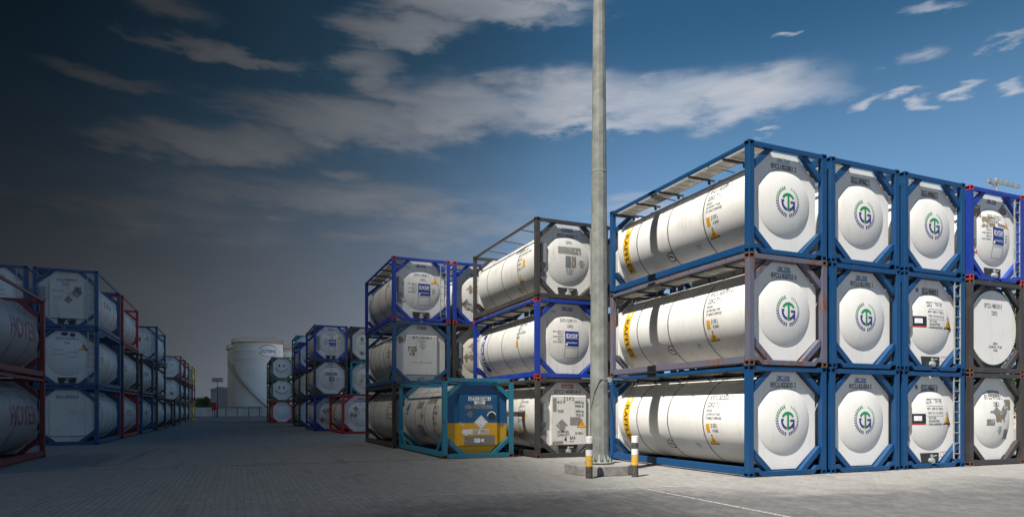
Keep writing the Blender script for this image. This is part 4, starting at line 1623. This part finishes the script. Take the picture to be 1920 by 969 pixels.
# ------------------------------------------------------------------ lamp post, plinth, bollards
POLEM = plain('weathered_zinc', (0.215, 0.225, 0.205), 0.75, 0.0, 0.25, 3.0, 0.2)
CONC = plain('concrete', (0.27, 0.26, 0.245), 0.9, 0, 0.18, 6, 0.4)
POLE_X, POLE_Y = 8.26, 14.02
lp = tag(empty('lamp_post', (POLE_X, POLE_Y, 0.0)), 'tall tapering galvanised lamp post on a low concrete plinth', 'lamp post')
q = MB()
n = 8
q.prism_z([(0.86 * math.cos(2 * math.pi * (i + .5) / n), 0.86 * math.sin(2 * math.pi * (i + .5) / n)) for i in range(n)], 0.0, 0.235)
q.build('plinth', CONC, lp, smooth=False, bevel=0.012)
q = MB()
q.prism_z([(0.36 * math.cos(2 * math.pi * i / 24), 0.36 * math.sin(2 * math.pi * i / 24)) for i in range(24)], 0.262, 0.292)
q.build('base_plate', GALV, lp, bevel=0.003)
for i in range(12):
    a = 2 * math.pi * i / 12
    q = MB()
    c, s_ = math.cos(a), math.sin(a)
    q.add([(0.225 * c - .006 * s_, 0.225 * s_ + .006 * c, .292), (0.335 * c - .006 * s_, 0.335 * s_ + .006 * c, .292), (0.225 * c - .006 * s_, 0.225 * s_ + .006 * c, .48),
           (0.225 * c + .006 * s_, 0.225 * s_ - .006 * c, .292), (0.335 * c + .006 * s_, 0.335 * s_ - .006 * c, .292), (0.225 * c + .006 * s_, 0.225 * s_ - .006 * c, .48)],
          [(0, 1, 2), (5, 4, 3), (0, 3, 4, 1), (1, 4, 5, 2), (2, 5, 3, 0)])
    q.build('gusset', GALV, lp)
for i in range(12):
    a = 2 * math.pi * (i + 0.5) / 12
    q = MB()
    q.rod((0.31 * math.cos(a), 0.31 * math.sin(a), 0.20), (0.31 * math.cos(a), 0.31 * math.sin(a), 0.36), 0.014, n=6)
    q.rod((0.31 * math.cos(a), 0.31 * math.sin(a), 0.292), (0.31 * math.cos(a), 0.31 * math.sin(a), 0.318), 0.027, n=6)
    q.build('anchor_bolt', DARKM, lp)
q = MB()
q.lathe_z([(0.236, 0.285), (0.182, 7.55)], 12)
q.build('lower_shaft', POLEM, lp, smooth=20)
q = MB()
q.lathe_z([(0.190, 7.42), (0.182, 7.44), (0.105, 17.5)], 12)
q.build('upper_shaft', POLEM, lp, smooth=20)
q = MB()
q.lathe_z([(0.42, 17.2), (0.42, 17.28)], 20)
q.build('head_ring', GALV, lp)
for i in range(4):
    a = math.pi / 2 * i + 0.4
    q = MB()
    q.box(-0.25, 0.25, -0.12, 0.12, 17.3, 17.75)
    q.build('floodlight', GREYBOX, lp, (0.45 * math.cos(a), 0.45 * math.sin(a), 0), a + math.pi / 2, bevel=0.03)
q = MB()
q.bar((0.16, -0.17, 2.30), (0.40, -0.12, 0.95), 0.018, 0.018)
q.build('loose_cable', DARKM, lp)
q = MB()
q.bar((-0.62, -0.23, 2.32), (0.55, -0.20, 2.31), 0.018, 0.018)
q.box(0.12, 0.20, -0.26, -0.20, 2.24, 2.36)
q.build('cable_arm', GALV, lp)

BL_DARK = plain('bollard_dark', (0.075, 0.065, 0.062), 0.75, 0, 0.3, 14)
BL_WHITE = plain('bollard_white', (0.78, 0.77, 0.75), 0.55, 0, 0.06, 14)
BL_YEL = plain('bollard_yellow', (0.72, 0.40, 0.05), 0.6, 0, 0.12, 14)
for (x, y), lb in (((7.41, 13.02), 'left bollard before the lamp post with dark, yellow and white bands'), ((8.58, 12.93), 'right bollard beside the sunlit stack with dark, yellow and white bands')):
    o = tag(empty('bollard', (x, y, 0)), lb, 'bollard', 'striped bollards guarding the lamp post')
    for nm, z0, z1, mt in (('base_section', 0.0, 0.275, BL_DARK), ('yellow_band', 0.275, 0.52, BL_YEL), ('white_band', 0.52, 0.655, BL_WHITE), ('dark_band', 0.655, 0.80, BL_DARK), ('white_cap', 0.80, 0.955, BL_WHITE)):
        q = MB()
        r = 0.080
        if nm == 'white_cap':
            q.lathe_z([(r, z0), (r, z1 - 0.01), (r - 0.012, z1)], 24)
        else:
            q.lathe_z([(r, z0), (r, z1)], 24)
        q.build(nm, mt, o, smooth=30)

# ------------------------------------------------------------------ far end of the yard
def at(px, d):
    """point on the ground at depth d in the direction of picture column px"""
    l_ = (px - 960) / 1223 * d
    return FWD.x * d + RGT.x * l_, FWD.y * d + RGT.y * l_


TANKW = plain('tank_white', (0.78, 0.77, 0.74), 0.6, 0, 0.05, 0.4)
RAILO = plain('safety_orange', (0.42, 0.26, 0.09), 0.6)


def storage_tank(px, d, r, h, label, sign=False, stair=False):
    x, y = at(px, d)
    o = tag(empty('storage_tank', (x, y, 0)), label, 'storage tank', 'white storage tanks beyond the yard wall')
    q = MB()
    q.lathe_z([(r, 0), (r, h * 0.78)], 64)
    sh = q.build('tank_wall', TANKW, o, smooth=30)
    q = MB()
    q.lathe_z([(r + 0.02, h * 0.78), (r + 0.02, h)], 64)
    q.build('upper_wall', TANKW, o, smooth=30)
    for z in (h * 0.775, h * 0.89):
        q = MB()
        q.lathe_z([(r, z - .06), (r + 0.22, z - 0.03), (r + 0.22, z + 0.05), (r, z + .08)], 64, cap=False)
        q.build('wind_girder', TANKW, o, smooth=30)
    q = MB()
    q.lathe_z([(r + 0.05, h), (r * 0.6, h + 0.25), (0.3, h + 0.4)], 48)
    q.build('roof', TANKW, o, smooth=30)
    q = MB()
    n = 56
    for zz in (0.12, 1.15):
        for i in range(n):
            a, b = 2 * math.pi * i / n, 2 * math.pi * (i + 1) / n
            q.bar(((r + .25) * math.cos(a), (r + .25) * math.sin(a), h + zz), ((r + .25) * math.cos(b), (r + .25) * math.sin(b), h + zz), 0.06 if zz > .2 else 0.3, 0.06 if zz > .2 else 0.22)
    for i in range(n):
        a = 2 * math.pi * i / n
        q.bar(((r + .25) * math.cos(a), (r + .25) * math.sin(a), h + .1), ((r + .25) * math.cos(a), (r + .25) * math.sin(a), h + 1.15), 0.06, 0.06)
    q.build('guard_rail', RAILO, o)
    face = math.atan2(-y, -x)          # towards the yard
    if stair:
        st = MB()
        tr = MB()
        n = 60
        pts = []
        for i in range(n + 1):
            a = face - 1.35 + 2.0 * i / n
            pts.append((a, h * 0.70 * (1 - i / n) + 0.2))
        for (a, z), (b, z2) in zip(pts, pts[1:]):
            for rr in (r + 0.15, r + 0.95):
                st.bar((rr * math.cos(a), rr * math.sin(a), z), (rr * math.cos(b), rr * math.sin(b), z2), 0.06, 0.28)
            st.bar(((r + .95) * math.cos(a), (r + .95) * math.sin(a), z + 1.0), ((r + .95) * math.cos(b), (r + .95) * math.sin(b), z2 + 1.0), 0.07, 0.07)
            tr.bar(((r + .15) * math.cos(a), (r + .15) * math.sin(a), z), ((r + .95) * math.cos(a), (r + .95) * math.sin(a), z), 0.26, 0.05)
        s_ = st.build('spiral_stair', plain('stair_tan', (0.42, 0.34, 0.22), 0.7), o)
        tr.build('stair_treads', GALV, s_)
    if sign:
        ang = face + 0.42

        def sf(u, v, e):
            t = ang + u / (r + .03)
            return ((r + .05 + e) * math.cos(t), (r + .05 + e) * math.sin(t), v)
        d_ = Decals(sf)
        zc = h - 1.95
        d_.disc(0, zc, 2.35, D_WHITE, 0.004, 32, 'company_sign', 0.56)
        d_.ring(0, zc, 2.25, 2.42, D_NAVY, 15, 165, 0.010, 28, 'company_sign', 0.62)
        d_.ring(0, zc, 2.25, 2.42, D_RED, 195, 345, 0.010, 28, 'company_sign', 0.62)
        d_.text('OLYMPIA', 0, zc, 0.85, D_NAVY, width=4.0, eps=0.02, name='company_sign')
        d_.build(o)
    return o


storage_tank(484, 165, 5.9, 18.0, 'large white storage tank with spiral stair and oval sign beyond the yard', True, True)
storage_tank(468, 181, 5.6, 18.0, 'white storage tank peeping out left behind the signed tank')
storage_tank(556, 182, 5.6, 18.0, 'white storage tank half hidden behind the smiling containers')

WALLW = plain('whitewashed_wall', (0.62, 0.60, 0.56), 0.85, 0, 0.1, 0.8)
x0, y0 = at(300, 150)
x1, y1 = at(560, 150)
wl = tag(empty('boundary_wall', (x0, y0, 0), math.atan2(y1 - y0, x1 - x0)), 'low whitewashed boundary wall across the far end of the yard', 'wall')
ln = math.hypot(x1 - x0, y1 - y0)
q = MB()
q.box(0, ln, 0, 0.25, 0, 2.1)
q.build('wall_panel', WALLW, wl)
for i in range(int(ln / 4) + 1):
    q = MB()
    q.box(i * 4 - 0.2, i * 4 + 0.2, -0.08, 0.33, 0, 2.25)
    q.build('pier', WALLW, wl)
q = MB()
q.box(-0.1, ln + .1, -0.05, 0.30, 2.103, 2.2)
q.build('coping', CONC, wl)
x0, y0 = at(330, 146)
x1, y1 = at(520, 146)
kb = MB()
kb.bar((x0, y0, 0.07), (x1, y1, 0.07), 0.3, 0.14)
tag(kb.build('kerb', CONC), kind='structure')

# pipes and a red hydrant box before the wall
x, y = at(402, 145)
pr = tag(empty('pipe_rack', (x, y, 0), -YAW), 'low pipe rack with posts in front of the white tank', 'pipe rack')
q = MB()
for z in (1.9, 2.25):
    q.rod((0, 0, z), (10.5, 0, z), 0.09, n=8)
q.build('pipe', GALV, pr)
for i in range(5):
    q = MB()
    q.box(i * 2.5, i * 2.5 + 0.12, -0.06, 0.06, 0, 2.4)
    q.build('stand', DARKM, pr)
x, y = at(402, 144)
hb = tag(empty('hydrant_cabinet', (x, y, 0), -YAW), 'small red cabinet on legs beside the floodlight mast', 'cabinet')
q = MB()
q.box(-0.5, 0.5, -0.25, 0.25, 1.5, 3.2)
q.build('cabinet', RED, hb, bevel=0.03)
for sx in (-0.4, 0.4):
    q = MB()
    q.box(sx - 0.05, sx + 0.05, -0.05, 0.05, 0, 1.5)
    q.build('leg', DARKM, hb)

x, y = at(408, 140)
mast = tag(empty('floodlight_mast', (x, y, 0), -YAW), 'slim floodlight mast with a row of four lamps beyond the yard', 'lamp post')
q = MB()
q.rod((0, 0, 0), (0, 0, 7.7), 0.10, 0.07, 8)
q.build('pole', DARKM, mast)
q = MB()
q.box(-1.25, 1.25, -0.06, 0.06, 7.55, 7.68)
q.box(-1.25, 1.25, -0.06, 0.06, 8.32, 8.42)
q.build('crossbar', DARKM, mast)
for i in range(4):
    q = MB()
    q.box(-1.15 + i * 0.6, -0.67 + i * 0.6, -0.22, 0.10, 7.72, 8.28)
    f_ = q.build('floodlight', GREYBOX, mast, bevel=0.03)
    q = MB()
    q.box(-1.09 + i * 0.6, -0.73 + i * 0.6, -0.228, -0.222, 7.78, 8.22)
    q.build('lens', plain('lens', (0.5, 0.45, 0.4), 0.3), f_)


def shed(px0, px1, d, h, depth, label, mat, roofmat, door=True):
    x0, y0 = at(px0, d)
    x1, y1 = at(px1, d)
    o = tag(empty('warehouse', (x0, y0, 0), math.atan2(y1 - y0, x1 - x0)), label, 'building')
    w = math.hypot(x1 - x0, y1 - y0)
    q = MB()
    q.box(0, w, 0, depth, 0, h)
    q.build('wall', mat, o)
    q = MB()
    q.prism([(-0.3, h + .005), (w + 0.3, h + .005), (w + 0.3, h + 0.15), (w / 2, h + 0.9), (-0.3, h + 0.15)], -0.2, depth + 0.2)
    q.build('roof', roofmat, o)
    n = int(w / 0.6)
    for i in range(n):
        q = MB()
        q.box(i * 0.6 + 0.05, i * 0.6 + 0.30, -0.06, 0.0, 0.2, h - 0.1)
        q.build('cladding_rib', mat, o)
    return o


SHEDM = plain('shed_grey', (0.45, 0.45, 0.44), 0.7, 0, 0.08, 1)
SHEDT = plain('shed_tan', (0.48, 0.40, 0.30), 0.8, 0, 0.08, 1)
shed(395, 428, 195, 7.6, 10, 'pale grey warehouse left of the storage tanks', SHEDM, SHEDM)
shed(330, 396, 230, 5.0, 10, 'low tan building beyond the bush', SHEDT, SHEDT)

# ------------------------------------------------------------------ vegetation
def leaf_mat(name, col):
    m, t, b = base_mat(name)
    g_ = t.new('ShaderNodeNewGeometry')
    n_ = t.noise(g_.outputs['Position'], 2.5, 3)
    c = t.mix(n_, tuple(x * 0.6 for x in col), tuple(x * 1.5 for x in col))
    t.l.new(c, b.inputs['Base Color'])
    b.inputs['Roughness'].default_value = 0.6
    return m


LEAF = leaf_mat('leaves', (0.075, 0.115, 0.025))
BARK = plain('bark', (0.12, 0.09, 0.065), 0.9, 0, 0.3)


def tree(px_xy, h, trunk_h, rx, rz, label, n_leaf, leaf=0.16, seed=1, name='tree', cat='tree'):
    r = random.Random(seed)
    x, y = px_xy
    o = tag(empty(name, (x, y, 0)), label, cat)
    q = MB()
    q.rod((0, 0, -0.1), (0.05, 0.02, trunk_h), 0.05 * h ** 0.7, 0.025 * h ** 0.7, 8)
    clumps = []
    for i in range(14):
        a = r.uniform(0, 2 * math.pi)
        rr = r.uniform(0.25, 0.8)
        zz = r.uniform(-0.75, 0.85)
        k = math.sqrt(max(0.05, 1 - zz * zz))
        c = Vector((rx * rr * k * math.cos(a), rx * rr * k * math.sin(a), h - rz + rz * zz * 0.85))
        clumps.append((c, r.uniform(0.28, 0.5)))
        q.rod((0.05, 0.02, trunk_h * r.uniform(0.7, 1.0)), tuple(c), 0.014 * h ** 0.7, 0.006 * h ** 0.7, 5)
    q.build('trunk', BARK, o)
    lf = MB()
    for i in range(n_leaf):
        c, s_ = r.choice(clumps)
        v = Vector((r.gauss(0, 1), r.gauss(0, 1), r.gauss(0, 1)))
        v = v.normalized() * (r.random() ** 0.45)
        p = c + Vector((v.x * rx * s_, v.y * rx * s_, v.z * rz * s_))
        if p.z < 0.05:
            continue
        u = Vector((r.gauss(0, 1), r.gauss(0, 1), r.gauss(0, .6))).normalized()
        w = u.cross(Vector((r.gauss(0, 1), r.gauss(0, 1), r.gauss(0, 1)))).normalized()
        L_ = leaf * r.uniform(0.6, 1.3)
        lf.add([p - u * L_ * .5, p + w * L_ * .22, p + u * L_ * .5, p - w * L_ * .22], [(0, 1, 2, 3)])
    lf.build('crown', LEAF, o)
    return o


tree(at(380, 153), 4.6, 1.6, 2.3, 2.0, 'round green bush above the far boundary wall', 3500, 0.32, 3, 'bush', 'bush')
tree((31.6, 17.6), 7.2, 1.8, 2.6, 3.2, 'leafy green tree glimpsed behind the right end of the sunlit stack', 7000, 0.20, 5)
tree(at(369, 156), 3.6, 1.2, 1.6, 1.5, 'small green bush left of the round one, above the far wall', 1500, 0.3, 9, 'bush', 'bush')

# ------------------------------------------------------------------ birds
BIRD = plain('bird_dark', (0.03, 0.03, 0.03), 0.8)
for i, (px, py, lb) in enumerate(((353, 621, 'small dark bird in the sky above the left row'), (438, 636, 'small dark bird in the sky above the storage tank'), (514, 633, 'small dark bird in the sky right of the storage tank'))):
    d_ = 110
    x, y = at(px, d_)
    o = tag(empty('bird', (x, y, 1.56 + (768 - py) / 1223 * d_), 0.5 * i), lb, 'bird', 'birds over the yard')
    q = MB()
    q.rod((0, -0.10, 0), (0, 0.02, 0.01), 0.015, 0.04, 8)
    q.rod((0, 0.02, 0.01), (0, 0.14, 0.02), 0.04, 0.015, 8)
    for sg in (-1, 1):
        q.add([(0, 0.04, 0.02), (sg * 0.14, 0.05, 0.08), (sg * 0.30, -0.04, 0.05), (sg * 0.13, -0.03, 0.07), (0, -0.06, 0.02)], [(0, 1, 3, 4), (1, 2, 3)])
    q.build('body', BIRD, o)

# ------------------------------------------------------------------ added unseen sun blocker that dims the left of the yard
def add_sun_blocker():
    hgt = 240.0
    off = hgt / math.tan(SUN_EL)
    ox, oy = SUN_H.x * off, SUN_H.y * off
    m, t, b = base_mat('shade_gradient')
    g_ = t.new('ShaderNodeNewGeometry')
    pos = g_.outputs['Position']
    sep = t.new('ShaderNodeSeparateXYZ')
    t.l.new(pos, sep.inputs[0])
    n1 = t.noise(pos, 0.05, 3, 0.55)
    # opacity ramp sets the shade gradient thrown across the yard
    # (coordinates follow the sun direction, so the shade lands where the ramp says)
    gx = t.m('SUBTRACT', sep.outputs[0], t.m('MULTIPLY', sep.outputs[2], SUN_H.x / math.tan(SUN_EL)))
    gy = t.m('SUBTRACT', sep.outputs[1], t.m('MULTIPLY', sep.outputs[2], SUN_H.y / math.tan(SUN_EL)))
    yy = t.m('MINIMUM', t.m('MAXIMUM', t.m('SUBTRACT', gy, 13.0), -10.0), 80.0)
    e = t.m('SUBTRACT', gx, t.m('MULTIPLY', yy, 0.25))
    e = t.m('ADD', e, t.m('MULTIPLY', t.m('SUBTRACT', n1, 0.5), 1.5))
    cr = t.new('ShaderNodeValToRGB')
    cr.color_ramp.interpolation = 'LINEAR'
    t.l.new(t.m('DIVIDE', t.m('ADD', e, 10.0), 20.0), cr.inputs[0])
    pts = [(-10, 0.94), (-5, 0.86), (2, 0.74), (4, 0.66), (5.5, 0.54), (7, 0.34), (8.4, 0.0)]
    while len(cr.color_ramp.elements) < len(pts):
        cr.color_ramp.elements.new(0.5)
    for el_, (a, v) in zip(cr.color_ramp.elements, pts):
        el_.position = (a + 10) / 20
        el_.color = (v, v, v, 1)
    b.inputs['Base Color'].default_value = (0.30, 0.31, 0.33, 1)
    b.inputs['Roughness'].default_value = 1.0
    b.inputs['Specular IOR Level'].default_value = 0.0
    t.l.new(cr.outputs[0], b.inputs['Alpha'])
    # lens-shaped blocker with a lumpy underside, thin at its border
    x0, x1, y0, y1 = ox - 420, ox + 26, oy - 420, oy + 345
    nx, ny = 64, 64
    r = random.Random(2)
    ph = [(r.uniform(0.01, 0.05), r.uniform(0.01, 0.05), r.uniform(0, 6), r.uniform(1, 4)) for _ in range(10)]

    def lump(x, y):
        return sum(a * math.sin(fx * x + fy * y + p) for fx, fy, p, a in ph)
    vs, fs = [], []
    for top in (0, 1):
        for j in range(ny + 1):
            for i in range(nx + 1):
                x = x0 + (x1 - x0) * (1 - (1 - i / nx) ** 2.0)
                y = y0 + (y1 - y0) * j / ny
                k = min(1, max(0, (x1 - x) / 120), max(0, (x - x0) / 60), max(0, (y - y0) / 60), max(0, (y1 - y) / 60))
                k = math.sqrt(k)
                vs.append((x, y, hgt + (k * lump(x, y) * 0.8 if not top else 0.5 + k * 60 + k * lump(y, x) * 0.8)))
    S = (nx + 1) * (ny + 1)
    for j in range(ny):
        for i in range(nx):
            a = j * (nx + 1) + i
            fs.append((a, a + nx + 1, a + nx + 2, a + 1))
            fs.append((S + a, S + a + 1, S + a + nx + 2, S + a + nx + 1))
    for i in range(nx):
        for j in (0, ny):
            a = j * (nx + 1) + i
            fs.append((a, a + 1, S + a + 1, S + a))
    for j in range(ny):
        for i in (0, nx):
            a = j * (nx + 1) + i
            fs.append((a, a + nx + 1, S + a + nx + 1, S + a))
    q = MB()
    q.add(vs, fs)
    o = q.build('sun_blocker', m, smooth='all')
    tag(o, kind='structure')


add_sun_blocker()
